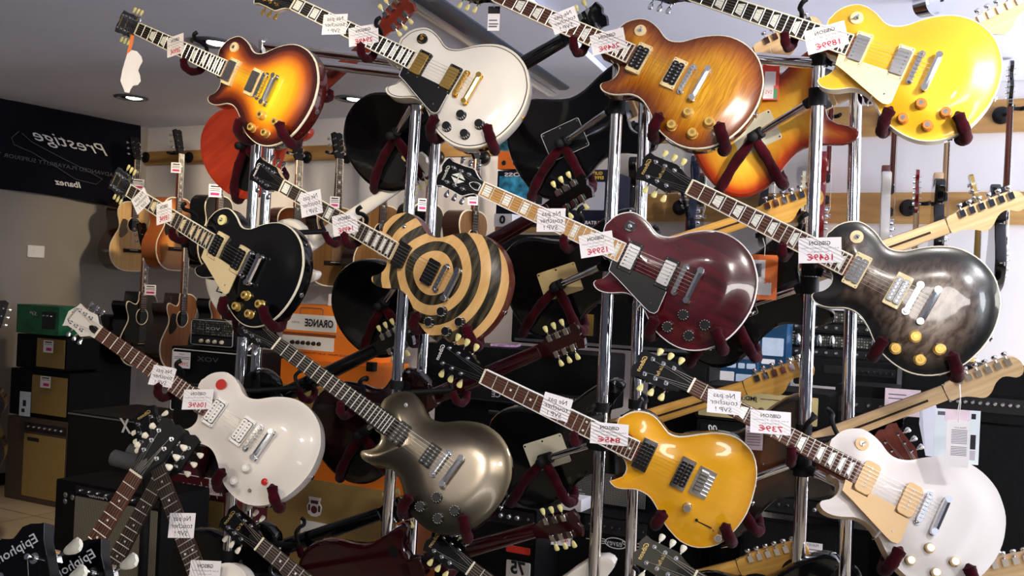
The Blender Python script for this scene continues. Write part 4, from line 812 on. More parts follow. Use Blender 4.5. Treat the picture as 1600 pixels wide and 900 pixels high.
# ---------------------------------------------------------------- acoustic guitars on the back wall
def acol(cut):
    L=[(0,0),(.08,.004),(.145,.03),(.185,.08),(.2,.14),(.19,.2),(.155,.26),(.128,.305),(.128,.345),(.142,.39),(.144,.43),(.125,.47),(.085,.494),(.035,.5)]
    Rr=list(L); 
    if cut: Rr=L[:9]+[(.142,.375),(.15,.405),(.145,.43),(.125,.438),(.09,.425),(.055,.42),(.035,.45),(.03,.5)]
    o=[(x,z) for x,z in Rr]+[(-x,z) for x,z in reversed(L[1:])]
    return smooth(o,2)
def acoustic(x,yb,d,yaw,topm,sidem,label,cut=False,guard=None,group='acoustic guitars hung on the back wall',burst=None,tagy=None,face=CREAMW,onwall=True,headm=None,lean=0):
    p=P(x,yb,d); t=thing('acoustic_guitar',label,'guitar',Matrix.Translation(p)@Matrix.Rotation(math.radians(lean),4,'Y')@Matrix.Rotation(math.radians(yaw),4,'Z'),group)
    ol=acol(cut); 
    if cut and cut<0: ol=[(-a,b) for a,b in ol]
    mb=MB(); D=.125
    edge=[]; rings=[]
    for k in (0,.06,.14,.26,.45,1):
        ring=[]
        for (a,b) in ol:
            c=(0,max(.14,min(.40,b))); q=(a+(c[0]-a)*k,b+(c[1]-b)*k); ring.append((q[0],0,q[1])); edge.append(dist_ol(q,ol) if k else 0)
        rings.append(ring)
    mb.loft(rings,False); nt_=len(mb.v); mb.mi=1
    mb.loft([[(a,y,b) for a,b in ol] for y in (0,D)]+[[(a*.93,D+.004,.25+(b-.25)*.95) for a,b in ol]],False); mb.add([(a*.93,D+.004,.25+(b-.25)*.95) for a,b in ol],[tuple(range(len(ol)))])
    edge+=[0]*(len(mb.v)-nt_); part('body',mb,[topm,sidem],t,attr=edge)
    mb=MB(); mb.loft([[(a*s,y,.25+(b-.25)*s) for a,b in ol] for s,y in ((.975,-.001),(1.004,-.001),(1.004,.005))],False); part('binding',mb,face,t)
    mb=MB(); mb.lathe([(.05,-.0015),(.001,-.0015)],(0,0,.335),ax='y',n=32); part('soundhole',mb,BLACKM,t)
    mb=MB(); mb.tube([(.055*math.cos(2*PI*i/40),-.0005,.335+.055*math.sin(2*PI*i/40)) for i in range(41)],.0026,6,False); part('rosette',mb,face,t)
    mb=MB(); mb.box(-.08,.08,-.009,0,.135,.16,.0) ; part('bridge',mb,EBONY,t)
    mb=MB(); mb.box(-.036,.036,-.012,-.009,.150,.153); part('saddle',mb,WHITEP,t)
    if guard:
        mb=MB(); sg=-1; gp=smooth([(sg*.058,.36),(sg*.10,.37),(sg*.118,.32),(sg*.125,.27),(sg*.11,.235),(sg*.075,.255),(sg*.05,.285),(sg*.066,.32)],2); mb.loft([[(a,y,b) for a,b in gp] for y in (-.0022,0)]); part('pickguard',mb,guard,t)
    mb=MB(); mb.loft([[(-w,-.006,z),(w,-.006,z),(w,.004,z),(w*.6,.016 if z>.5 else .004,z),(-w*.6,.016 if z>.5 else .004,z),(-w,.004,z)] for z,w in ((.385,.028),(.5,.027),(.501,.027),(.80,.022))]); part('neck',mb,MAHOG,t)
    mb=MB(); mb.box(-.028,.028,-.0115,-.006,.385,.50); mb.loft([[(-w,-.0115,z),(w,-.0115,z),(w,-.005,z),(-w,-.005,z)] for z,w in ((.5,.027),(.80,.022))]); fb=part('fretboard',mb,DKROSE,t)
    mb=MB()
    for f in FRET[1:20]: mb.box(-.022,.022,-.0122,-.0115,.80-f*1.03-.0007,.80-f*1.03+.0007)
    for f in (3,5,7,9,12): z=.80-(FRET[f]+FRET[f-1])*.515; mb.box(-.009,.009,-.0122,-.0115,z-.008,z+.008)
    part('frets',mb,NICKEL,t)
    for k in(-1,1):
        pass
    mb=MB(); mb.box(-.0235,-.0215,-.0125,-.004,.5,.80); mb.box(.0215,.0235,-.0125,-.004,.5,.80); part('fretboard_binding',mb,face,fb)
    T=Matrix.Translation((0,-.004,.80))@Matrix.Rotation(math.radians(-14),4,'X')
    mb=MB(); mb.T=T; hp=[(-.022,0),(.022,0),(.034,.03),(.037,.1),(.04,.165),(.02,.175),(0,.168),(-.02,.175),(-.04,.165),(-.037,.1),(-.034,.03)]; mb.loft([[(a,y,b) for a,b in hp] for y in (0,.015)]); hd=part('headstock',mb,headm or BLK,t)
    for i in range(3):
        for k in(-1,1):
            mb=MB(); mb.T=T; mb.tube([(k*.024,-.012,.045+.042*i),(k*.024,.02,.045+.042*i)],.004,8); mb.tube([(k*.024,.02,.045+.042*i),(k*.05,.02,.045+.042*i)],.002,6); mb.lathe([(.004,k*.046),(.009,k*.05),(.009,k*.06),(.004,k*.064)],(0,.02,.045+.042*i),ax='x',n=10); part('tuning_peg',mb,CHROME,hd)
    mb=MB()
    for i in range(6): mb.tube([((-1+.4*i)*.028,-.013,.152),((-1+.4*i)*.0175,-.0145,.80)],.0004,4)
    part('strings',mb,STEEL,t)
    if tagy:
        # little price tag tucked under the strings
        pass
    return t
SPRU=mat('natural_spruce_top',rough=.3,coat=.6,fn=wood_fn((.62,.36,.12),(.74,.48,.2),(60,60,3)))
ABURST=paint('orange_burst_top',[(0,(.10,.012,.004)),(.15,(.32,.07,.01)),(.4,(.6,.2,.03)),(1,(.78,.38,.07))],rough=.3)
TANT=mat('aged_tan_top',rough=.4,coat=.4,fn=wood_fn((.17,.08,.025),(.24,.12,.04),(60,60,3))); DBURST=paint('dark_burst_top',[(0,(.03,.006,.003)),(.3,(.12,.03,.008)),(1,(.32,.13,.03))],rough=.3)
ORSIDE=solid('orange_brown_side',(.42,.11,.02)); BRTOP=mat('reddish_brown_top',rough=.35,coat=.5,fn=wood_fn((.2,.07,.02),(.28,.11,.035),(60,60,3)))
DKBR=solid('dark_walnut_side',(.03,.012,.008))
TORT=solid('tortoise_guard',(.04,.012,.006))
ac=[(206,424,7.35,60,SPRU,DKBR,'natural spruce acoustic guitar with dark pickguard nearest the black banner',0,TORT),
(274,423,7.0,68,ABURST,ORSIDE,'orange sunburst acoustic guitar showing its wide orange side',0,BLACKP),
(338,422,6.85,68,BLK,BLK,'black acoustic guitar with cream binding behind the glossy black electric neck',0,None),
(458,446,6.55,50,DBURST,DKBR,'sunburst acoustic guitar hanging behind the chrome pole beside the glossy black guitar',0,None),
(521,448,6.4,45,TANT,DKBR,'amber acoustic guitar hanging behind the bullseye guitar neck',0,None),
(592,448,6.25,45,TANT,DKBR,'brown acoustic guitar hanging behind the white turned-away neck',0,None),
(664,448,6.1,55,BLK,BLK,'black acoustic guitar hanging behind the second pair of poles',0,None),
(735,462,6.0,58,TANT,DKBR,'tan acoustic guitar with black side hanging beside the product cartons',0,None)]
for x,yb,d,yaw,tm,sm,l,cut,gd in ac: 
    acoustic(x,yb,d,yaw,tm,sm,l,cut,gd); hp=P(x,yb,d)
    nh=Matrix.Translation(hp)@Matrix.Rotation(math.radians(yaw),4,'Z')@Vector((0,.02,.79))
    wp=on_plane(x+22,246,C0+N1*.028,N1); hanger(Vector((nh.x+.0,0,0))*0+wp,0,'black wall hanger above the '+l.split(' hanging')[0].split(' with')[0].split(' showing')[0].split(' nearest')[0])
for x,yb,d,yaw,tm,sm,l,cut,gd in ((218,572,6.9,68,BLK,BLK,'black cutaway acoustic guitar below the natural spruce one',-1,None),(281,578,6.7,68,BRTOP,DKBR,'reddish brown cutaway acoustic guitar with dark pickguard in the lower row',-1,BLACKP),(352,575,6.5,56,ABURST,BLK,'acoustic guitar with amber top mostly hidden by the glossy black electric',-1,None)):
    acoustic(x,yb,d,yaw,tm,sm,l,cut,gd,group='acoustic guitars in the lower row')
MAGP=mat('magenta_print',(.6,.02,.2),.5)
for x,y,d,w,h,l in ((215,288,7.2,20,16,'natural spruce'),(275,262,6.9,15,16,'orange sunburst'),(336,298,6.75,19,20,'black cream-bound'),(523,316,6.3,15,18,'amber'),(590,305,6.15,14,14,'brown'),(660,320,6.0,14,20,'black second-pair'),(739,312,5.9,16,17,'tan'),(235,453,6.75,17,16,'black cutaway'),(289,660,6.2,1,1,'')):
    if w>1: hang_tag(x-w/2,y-h/2,x+w/2,y+h/2,d-.06,10,[('r',.15,.12,.85,.22,INK),('r',.1,.32,.9,.38,GREYINK),('r',.1,.46,.9,.52,GREYINK),('r',.15,.66,.85,.86,MAGP)],'price_tag','small white price tag with magenta figures on the '+l+' acoustic guitar neck','price tag',group='price tags on the acoustic guitars')
# ---------------------------------------------------------------- electric guitars hung edge-on along the white wall
NAVYL=solid('navy_lacquer',(.01,.014,.035)); REDL=solid('red_lacquer',(.22,.012,.015)); GOLDL=solid('gold_lacquer',(.5,.33,.08)); CRML=solid('cream_lacquer',(.7,.62,.42))
wl=[(1582,166,4.45,BLK,DKROSE,MAHOG,BLK,'strat','black electric guitar hung edge-on at the end of the upper rail'),
(1487,146,4.7,BLK,ROSEW,MAPLE,BLK,'lp','black electric guitar edge-on on the upper rail behind the gold top guitar'),
(1404,140,4.8999999999999995,WHT,ROSEW,MAHOG,BLK,'lp','pale faced electric guitar edge-on on the upper rail under the gold top guitar'),
(1304,130,5.15,REDL,ROSEW,REDL,BLK,'strat','red electric guitar edge-on between the two poles near the gold top'),
(1216,135,5.25,BLK,ROSEW,MAHOG,BLK,'lp','black electric guitar edge-on hanging behind the amber sunburst back'),
(1108,140,5.4,NAVYL,ROSEW,MAHOG,BLK,'strat','navy electric guitar edge-on above the wine red guitar waist'),
(1012,145,5.55,BLK,ROSEW,MAHOG,BLK,'strat','black electric guitar edge-on beside the third pair of poles')]
wlo=[(1435,332,4.75,BLK,MAPLEB,MAPLE,REDL,'strat','electric guitar with dark red headstock on the lower rail'),
(1533,330,4.5,GOLDL,MAPLEB,GOLDL,GOLDL,'lp','gold necked electric guitar on the lower rail behind the maple headstock'),
(1258,330,5.05,CRML,ROSEW,MAHOG,CRML,'strat','electric guitar with cream headstock on the lower rail'),
(1078,340,5.3,BLK,ROSEW,MAHOG,BLK,'lp','electric guitar with black headstock on the lower rail above the wine red guitar')]
def edgeM(p,ang):
    a=math.radians(ang); n=Vector((math.cos(a),-math.sin(a),0)); w=-n; u=Vector((0,0,-1)); v=w.cross(u)
    return Matrix(((u.x,v.x,w.x,p.x),(u.y,v.y,w.y,p.y),(u.z,v.z,w.z,p.z),(0,0,0,1)))
for row,rz,gn in ((wl,ZU2,'electric guitars hung edge-on from the upper rail'),(wlo,ZL,'electric guitars hung edge-on from the lower rail')):
    for x,y,d,bm,bd,nm,hm,hs,l in row:
        p=P(x,y,d); ty='st' if hs=='strat' else 'lp'
        build_guitar(LPC,l,'guitar',edgeM(p,18),dict(base,ty=ty,flat=1,head=hs,top=bm,side=bm,neck=nm,headface=hm,headback=hm,board=bd,inlay='dot',ring=BLACKP,pu='open',knob='chrome',key=CHROME,logo=None),gn)
        wx=on_plane(x,y,C0,N1); hp=on_plane(x-16,y,C0+N1*.028,N1); hp.z=rz; hanger(hp,30,'black wall hanger holding the '+l.split(' edge')[0].split(' hung')[0].split(' on the')[0]+(' '+('upper' if row is wl else 'lower')+' rail'))
# ---------------------------------------------------------------- amplifiers, cartons and gear
def face(x0,y0,x1,y1,d,yaw):
    a=math.radians(yaw); c,s=math.cos(a),math.sin(a); ym=(y0+y1)/2
    A=EYE+ray(x0,ym)*d; r=ray(x1,ym); r1=r.x/r.y
    t=(r1*A.y-A.x)/(c-r1*s); 
    C=A+Vector((c,s,0))*t/2; dc=C.y
    xm=(x0+x1)/2; zt=(EYE+ray(xm,y0)*dc).z; zb=(EYE+ray(xm,y1)*dc).z
    return Matrix.Translation((C.x,C.y,zb))@Matrix.Rotation(a,4,'Z'),t,zt-zb
def gear(name,label,cat,rect,d,depth,tolex,items,yaw=-27,group=None,corners=None,rad=.01,floor=False,handle=False,feet=True):
    M,W_,H_=face(*rect,d,yaw)
    H0=H_
    if floor: zb=M.translation.z; H_+=zb; M.translation.z=0; 
    t=thing(name,label,cat,M,group); mb=MB(); mb.loft([[(x,y,z) for x,z in rrect(-W_/2,W_/2,0,H_,rad,3)] for y in (0,.0001)],False) if False else None
    mb=MB(); ol=rrect(-W_/2,W_/2,0,H_,rad,3); mb.loft([[(x,y,z) for x,z in ol] for y in (0,depth)]); part('cabinet',mb,tolex,t)
    def X(f): return -W_/2+f*W_
    def Z(f): return (H_-f*H0) if (f<.93 or not floor) else max(.02,H_*(1-f))     # fractions from the top
    for it in items:
        k=it[0]
        if k=='p':    # panel: x0,y0,x1,y1,mat,name,proud
            _,a,b,c,e,m,nm=it[:7]; pr=it[7] if len(it)>7 else .004
            mb=MB(); q=rrect(X(a),X(c),Z(e),Z(b),min(.004,(Z(b)-Z(e))*.2),2); mb.loft([[(x,y,z) for x,z in q] for y in (-pr,.001)]); part(nm,mb,m,t)
        elif k=='t':  # text: s,x,y,h,w,mat,shear
            _,s,a,b,h,w,m=it[:7]; sh=it[7] if len(it)>7 else 0; bo=it[8] if len(it)>8 else 0
            mb=MB(); add_text(mb,s,X(a),-.0075,Z(b),h*H_,0,w*W_ if w else None,sh,bo,True,((1,0,0),(0,0,1))); part('lettering',mb,m,t)
        elif k=='k':  # knob row: x0,x1,y,n,r,mat
            _,a,c,b,n,r,m=it
            for i in range(n):
                mb=MB(); x=X(a+(c-a)*i/max(1,n-1)); mb.lathe([(r,-.003),(r*.95,-.010),(r*.7,-.018),(r*.6,-.019)],(x,0,Z(b)),ax='y',n=14); mb.box(x-r*.08,x+r*.08,-.0198,-.018,Z(b),Z(b)+r*.6); part('knob',mb,m,t)
        elif k=='l':  # piping loop
            _,a,b,c,e,m,r=it
            mb=MB(); q=rrect(X(a),X(c),Z(e),Z(b),.012,3); mb.tube([(x,-.003,z) for x,z in q]+[(q[0][0],-.003,q[0][1])],r,6,False); part('piping',mb,m,t)
        elif k=='d':  # disc
            _,a,b,r,m,nm=it; mb=MB(); mb.lathe([(r,.001),(r,-.004),(r*.8,-.006)],(X(a),0,Z(b)),ax='y',n=20); part(nm,mb,m,t)
        elif k=='logo': # oval badge
            _,a,b,rx,rz,m=it; mb=MB(); q=[(X(a)+rx*math.cos(2*PI*i/32),-.007,Z(b)+rz*math.sin(2*PI*i/32)) for i in range(33)]; mb.tube(q,.002,6,False)
            for sg in(-1,1):
                for j in(-1,0,1): mb.tube([(X(a)+sg*rx*1.02,-.007,Z(b)+j*.008),(X(a)+sg*(rx+.08-.015*abs(j)),-.007,Z(b)+j*.014)],.0018,5)
            part('badge',mb,m,t)
        elif k=='crest':
            _,a,b,s=it; c=(X(a),Z(b)); mb=MB()
            q=[(-.5,.62),(.5,.62),(.42,.3),(.62,0),(.5,-.5),(.2,-.66),(-.2,-.66),(-.5,-.5),(-.62,0),(-.42,.3)]; mb.loft([[(c[0]+x*s,y,c[1]+z*s) for x,z in q] for y in (-.008,-.004)]); cr=part('crest_badge',mb,WHITEP,t)
            mb=MB(); mb.box(c[0]-.3*s,c[0]+.3*s,-.0088,-.008,c[1]+.2*s,c[1]+.42*s); mb.lathe([(.26*s,-.0088),(.26*s,-.008)],(c[0],0,c[1]-.2*s),ax='y',n=14); mb.box(c[0]-.5*s,c[0]-.34*s,-.0088,-.008,c[1]-.3*s,c[1]+.1*s); mb.box(c[0]+.34*s,c[0]+.5*s,-.0088,-.008,c[1]-.3*s,c[1]+.1*s); part('crest_print',mb,mat('maroon_print',(.12,.02,.03),.5),cr)
    if corners:
        for a in(-1,1):
            for z in(0,H_):
                mb=MB(); mb.T=Matrix.Translation((a*W_/2,0,z)); mb.box(-.022,.022,-.004,.03,-.022,.022,.004); part('corner_protector',mb,corners,t)
    if handle:
        mb=MB(); mb.tube(bez([(-.1,depth*.5,H_),(-.09,depth*.5,H_+.025),(0,depth*.5,H_+.032),(.09,depth*.5,H_+.025),(.1,depth*.5,H_)],5),.008,8); part('handle',mb,BLACKP,t)
    return t,M,W_,H_
TOL=mat('black_tolex',(.005,.005,.006),.55,spec=.15,bump=.5,bscale=350)
TOLB=mat('brown_tolex',(.075,.05,.038),.6,bump=.5,bscale=350)
TOLO=mat('orange_tolex',(.85,.20,.012),.45,bump=.3,bscale=350)
TOLR=mat('maroon_tolex',(.10,.006,.014),.5,bump=.4,bscale=350)
def weave(c1,c2,sc):
    def f(nt,b,tc):
        w=N(nt,'TexWave',i_Scale=sc,i_Distortion=.6); w.bands_direction='X'; w2=N(nt,'TexWave',i_Scale=sc,i_Distortion=.6); w2.bands_direction='Z'
        nt.links.new(tc.outputs['Object'],w.inputs[0]); nt.links.new(tc.outputs['Object'],w2.inputs[0])
        m=N(nt,'Math',operation='MULTIPLY'); nt.links.new(w.outputs[1],m.inputs[0]); nt.links.new(w2.outputs[1],m.inputs[1]); nt.links.new(ramp(nt,m.outputs[0],[(.05,c1),(.5,c2)]),b.inputs['Base Color'])
    return f
GTAN=mat('tan_grille_cloth',rough=.8,fn=weave((.24,.15,.04),(.50,.35,.12),55))
GSIL=mat('silver_grille_cloth',rough=.7,fn=weave((.06,.05,.04),(.42,.38,.28),60))
GBLK=mat('black_grille_cloth',rough=.85,spec=.1,fn=weave((.004,.004,.004),(.02,.02,.022),60))
GGRY=mat('speckled_grey_grille',rough=.8,fn=weave((.03,.03,.028),(.32,.30,.26),48))
def perf(nt,b,tc):
    v=N(nt,'TexVoronoi',i_Scale=85.0); v.inputs['Randomness'].default_value=.2; nt.links.new(tc.outputs['Object'],v.inputs['Vector']); nt.links.new(ramp(nt,v.outputs['Distance'],[(.3,(.75,.70,.55)),(.55,(.03,.03,.03))]),b.inputs['Base Color'])
PERF=mat('perforated_metal',rough=.4,metal=.3,fn=perf)
PCRM=mat('beige_control_panel',(.62,.5,.24),.4,var=.04); PWH=mat('white_control_panel',(.82,.8,.76),.4,var=.02); PBK=mat('black_control_panel',(.012,.012,.014),.35,var=.2)
KB=mat('black_knob',(.01,.01,.01),.3); KS=mat('silver_knob',(.7,.7,.72),.25,.9); KC=mat('cream_knob',(.8,.7,.5),.35)
# far corner stack
gear('combo_amplifier','brown combo amplifier with tan grille standing on the tiled floor','amplifier',(10,655,104,752),6.6,.28,TOLB,[('p',.3,.07,.98,.2,PBK,'control_panel'),('k',.38,.92,.13,7,.008,KS),('p',.3,.25,.98,.93,GTAN,'grille'),('p',.36,.3,.55,.36,PBK,'name_plate',.006)],floor=True)
gear('combo_amplifier','small black amplifier with tan grille, upper of the pair under the green carton','amplifier',(26,524,104,577),6.65,.25,TOL,[('p',.42,.08,.97,.92,GTAN,'grille')],group='small black amplifiers with tan grilles')
gear('combo_amplifier','small black amplifier with tan grille, lower of the pair on the brown combo','amplifier',(16,579,108,652),6.65,.25,TOL,[('p',.38,.1,.97,.92,GTAN,'grille')],group='small black amplifiers with tan grilles')
GRC=mat('green_carton_print',(.012,.16,.06),.45,var=.5,vscale=12)
gear('pedal_carton','green product carton with pictured effects pedal on top of the stack','carton',(26,477,92,522),6.6,.2,GRC,[('p',.62,.2,.92,.8,PBK,'pictured_pedal'),('k',.68,.86,.34,3,.006,KS),('t','SP',.42,.3,.13,.18,PAPER,.2)],rad=.003)
for r,l in (((65,532,86,551),'upper'),((60,588,82,606),'lower')):
    hang_tag(*r,6.45,-24,[('r',.15,.1,.85,.2,INK),('r',.1,.3,.9,.34,GREYINK),('r',.3,.6,.85,.85,MAGP)],'price_tag','white price tag on the '+l+' small black amplifier with tan grille','price tag')
hang_tag(28,612,50,650,6.4,-20,[('r',.3,.35,.6,.6,INK),('r',.2,.7,.5,.85,INK)],'leaflet','pale blue leaflet leaning beside the lower small amplifier','leaflet',base=LBLUE)
gear('keyboard_box','dark equipment case in the shadow behind the white headstock','case',(100,492,150,640),6.9,.3,TOL,[],rad=.01,floor=True)
gear('combo_amplifier','large black modelling combo with white cross-shaped logo and pale piping','amplifier',(104,652,255,770),5.35,.45,TOL,[('p',.02,.06,.98,.98,GBLK,'grille'),('p',.0,.02,1.,.04,STEEL,'trim_strip'),('t','X',.62,.10,.09,.13,SILVTXT,.3,.03)],floor=True)
t,M,W_,H_=gear('combo_amplifier','black and silver combo amplifier with slanted controls at the base of the picture','amplifier',(84,762,250,930),4.6,.28,TOL,[('p',.2,.03,.98,.10,PBK,'control_panel'),('k',.26,.92,.065,9,.006,KS),('p',.2,.13,.97,.98,GSIL,'grille'),('t','Fender',.42,.1,.022,.2,SILVTXT,.4),('d',.10,.14,.012,STEEL,'jack_plate'),('d',.10,.2,.012,STEEL,'jack_plate'),('d',.17,.15,.012,STEEL,'jack_plate')],floor=True)
gear('combo_amplifier','maroon and tan combo amplifier with white script logo behind the steep white guitar','amplifier',(216,738,356,882),4.95,.3,TOLR,[('l',.02,.02,.98,.98,WHITEP,.0025),('p',.05,.25,.95,.95,GTAN,'grille'),('t','Epiphone',.72,.13,.09,.45,WHITEP,.35)],floor=True)
hang_tag(325,748,345,774,4.7,-20,[('r',.15,.1,.85,.2,INK),('r',.1,.3,.9,.34,GREYINK),('t','125€',.5,.75,.25,.8,REDP)],'price_tag','white price tag on the maroon combo amplifier','price tag')
gear('guitar_amplifier','maroon amplifier head with white trim above the script-logo combo','amplifier',(262,655,330,734),5.1,.28,TOLR,[('l',.02,.06,.98,.94,WHITEP,.0025),('p',.05,.4,.95,.8,PBK,'control_panel')])
gear('speaker_cabinet','black speaker cabinet with white piping under the small diamond-front amplifier','amplifier',(266,546,400,650),5.2,.24,TOL,[('l',.02,.04,.98,.98,WHITEP,.003),('p',.05,.08,.95,.96,GBLK,'grille'),('t','VOX',.45,.16,.07,.25,GREYINK)])
hang_tag(268,550,300,575,5.05,-20,[('t','VOX',.5,.15,.1,.3,INK),('r',.05,.3,.95,.34,GREYINK),('r',.05,.4,.95,.44,GREYINK),('t','299€',.6,.75,.24,.6,REDP)],'price_tag','white price tag reading 299€ on the piped black cabinet','price tag')
gear('guitar_amplifier','small amplifier head with perforated silver front and four cream knobs','amplifier',(298,500,366,541),5.25,.14,TOL,[('p',.04,.06,.97,.6,PERF,'front_plate'),('p',.33,.22,.74,.42,PBK,'name_plate',.006),('t','VOX',.53,.33,.12,.34,SILVTXT),('p',.03,.66,.97,.97,PBK,'control_panel'),('k',.28,.75,.82,4,.011,KC),('l',.02,.03,.98,.98,WHITEP,.0015)])
# orange stack
t,M,W_,H_=gear('speaker_cabinet','orange speaker cabinet with tan grille and crest, lower of the two','amplifier',(330,724,642,905),5.1,.3,TOLO,[('p',.05,.13,.93,.98,GTAN,'grille'),('crest',.545,.36,.07),('p',.48,.49,.64,.70,PWH,'name_plate',.006),('t','orange',.56,.61,.09,.13,INK,0,.03)],corners=None,floor=True)
gear('combo_amplifier','orange combo amplifier with tan grille and crest under the orange carton','amplifier',(428,566,575,719),5.12,.34,TOLO,[('p',.06,.26,.95,.9,GTAN,'grille'),('crest',.52,.40,.055),('d',.97,.12,.014,BLACKP,'corner_stud')],corners=BLACKP)
t,M,W_,H_=gear('amplifier_carton','orange product carton printed with a white amplifier head','carton',(442,478,566,566),5.2,.26,mat('orange_carton',(.86,.22,.02),.4,var=.05),[('p',.05,.17,.68,.46,PWH,'printed_front',.003),('t','ORANGE',.47,.32,.13,.36,INK,0,.03),('t','TINY TERROR',.17,.32,.03,.1,INK),('p',.0,.50,.68,.55,mat('brown_print',(.2,.06,.02),.5),'printed_band',.003),('p',.0,.56,.66,.80,PWH,'printed_panel',.003),('k',.14,.48,.68,6,.011,KB),('t','TERROR',.85,.24,.07,.26,INK,0,.02),('t','WORLD CLASS GUITAR AMP',.8,.5,.022,.36,PCRM),('t','ORANGE MUSIC ELECTRONICS',.6,.85,.03,.7,INK)],rad=.003)
hx,hz=0,0
mb=MB(); mb.tube([(-W_/2+.22*W_,-.004,H_*.83),(-W_/2+.22*W_,-.004,H_*.93),(-W_/2+.25*W_,-.004,H_*.95),(-W_/2+.48*W_,-.004,H_*.95),(-W_/2+.51*W_,-.004,H_*.93),(-W_/2+.51*W_,-.004,H_*.83)],.002,6); part('printed_handle',mb,GREYINK,t)
gear('carton','white carton with black double-S lettering on top of the orange carton','carton',(513,460,545,478),5.25,.15,PAPER,[('t','SS',.5,.5,.5,.6,INK,0,.04)],rad=.002)
# centre: black stacks
gear('guitar_amplifier','black amplifier back with rows of white certification labels','amplifier',(655,545,935,632),4.55,.3,TOL,[('p',.28,.72,.97,.97,PBK,'rear_panel'),('l',.29,.74,.96,.95,GREYINK,.0012),('t','CE',.46,.84,.1,.05,SILVTXT,0,.02),('t','RED BOX',.68,.8,.06,.12,SILVTXT),('t','SPEAKERS',.88,.8,.06,.14,SILVTXT),('p',.80,.86,.95,.93,STEEL,'label_plate'),('p',.5,.86,.6,.9,GREYINK,'label_plate'),('p',.03,.9,.2,.95,GREYINK,'label_plate')])
gear('speaker_cabinet','black speaker cabinet beneath the labelled amplifier back','amplifier',(676,634,850,790),4.55,.34,TOL,[('p',.04,.05,.96,.95,GBLK,'grille'),('p',.5,.04,.62,.08,STEEL,'name_plate')])
gear('combo_amplifier','black seventy-five watt combo with white specification stickers','amplifier',(680,785,836,960),4.1,.3,TOL,[('p',.5,.03,.97,.16,PBK,'control_panel'),('k',.58,.82,.09,4,.011,KS),('d',.92,.09,.006,STEEL,'input_jack'),('p',.72,.34,.95,.40,REDP,'red_sticker'),('p',.73,.47,.96,.68,PWH,'sticker'),('t','75',.845,.53,.07,.14,INK,0,.04),('t','WATTS',.845,.62,.02,.13,INK),('p',.73,.69,.96,.9,PWH,'sticker'),('t','1x12',.845,.75,.055,.16,INK,0,.03),('t','CELESTION',.845,.84,.02,.17,INK)],floor=True)
gear('speaker_cabinet','small cabinet with speckled grey grille behind the yellow guitar neck','amplifier',(858,700,1015,795),4.3,.32,TOL,[('p',.03,.04,.97,.90,GGRY,'grille'),('logo',.12,.78,.035,.022,SILVTXT)])
gear('combo_amplifier','black combo with oval winged logo between the third pair of poles','amplifier',(868,806,1012,960),4.1,.3,TOL,[('p',.3,.02,.98,.17,PBK,'control_panel'),('k',.36,.94,.1,8,.009,KB),('p',.04,.2,.96,.97,GGRY if False else GBLK,'grille'),('logo',.66,.25,.045,.02,SILVTXT),('t','Peavey',.66,.25,.04,.22,SILVTXT,.3)],floor=True)
gear('small_box','white carton with pale blue side on the winged-logo combo','carton',(876,779,908,800),4.1,.1,PAPER,[],rad=.002); gear('small_box','small white carton beside the gunmetal guitar rim','carton',(783,762,812,786),4.1,.08,PAPER,[],rad=.002)
hang_tag(856,834,892,852,4.02,-10,[('t','499€',.5,.55,.5,.8,REDP)],'price_tag','white price tag reading 499€ behind the dark red headstock','price tag')
gear('gear_shelf','dark shelving unit stacked behind the third pair of poles','shelf',(800,470,1092,545),5.0,.4,TOL,[('p',.02,.9,.98,.96,STEEL,'shelf_edge'),('p',.37,.3,.46,.75,GOLDM,'gold_front_device'),('p',.50,.2,.54,.95,PINE,'upright'),('p',.1,.55,.2,.8,GREYINK,'device_front')])  # the gold plate paints warm light onto a small box front
gear('magazine_stack','glossy magazines fanned on top of the black amplifier back','magazines',(766,538,806,556),4.5,.12,mat('magazine_cover',(.35,.2,.35),.3,var=.8,vscale=60),[('p',.1,.3,.7,.6,PCRM,'printed_cover'),('p',.3,.65,.9,.9,LBLUE,'printed_cover')],yaw=-10,rad=.002)
gear('speaker_cabinet','tall black speaker cabinet standing behind the yellow guitar','amplifier',(1005,560,1100,960),4.5,.36,TOL,[('p',.05,.02,.95,.98,GBLK,'grille')],floor=True)
gear('speaker_cabinet','black cabinet carrying the blue cartons behind the beige-panel amplifier','amplifier',(1108,614,1290,960),4.5,.36,TOL,[('p',.05,.03,.95,.98,GBLK,'grille')],floor=True)
# cartons on a shelf right of the acoustics
BX=mat('dark_blue_carton',(.004,.006,.018),.35,var=.4,vscale=8); TEAL=mat('teal_print',(.02,.14,.18),.4,var=.7,vscale=40); CYAN=mat('cyan_print',(.05,.35,.6),.4,var=.8,vscale=22); YLP=mat('yellow_print',(.85,.55,.06),.5); GYD=mat('pictured_grey_device',(.42,.42,.48),.4,var=.08)
gear('effects_carton','dark blue carton printed with a grey multi-effects pedalboard','carton',(776,266,948,352),5.0,.3,BX,[('p',.02,.1,.3,.62,CYAN,'printed_figure',.002),('t','BOSS',.17,.08,.07,.2,PAPER,0,.03),('t','GUITAR MULTIPLE',.8,.07,.055,.32,YLP,0,.02),('t','EFFECTS BOX',.84,.15,.055,.26,YLP,0,.02),('p',.36,.22,.98,.72,GYD,'pictured_device',.003),('p',.45,.3,.5,.48,PBK,'pictured_switch',.004),('p',.53,.3,.58,.48,PBK,'pictured_switch',.004),('d',.66,.38,.03,PBK,'pictured_dial'),('p',.37,.26,.43,.62,PBK,'pictured_pedal',.004),('p',.72,.3,.82,.42,BLUEP,'pictured_screen',.004),('p',.38,.76,.5,.95,PAPER,'label',.002),('t','GUITAR',.9,.95,.06,.16,PAPER,0,.02)],rad=.003)
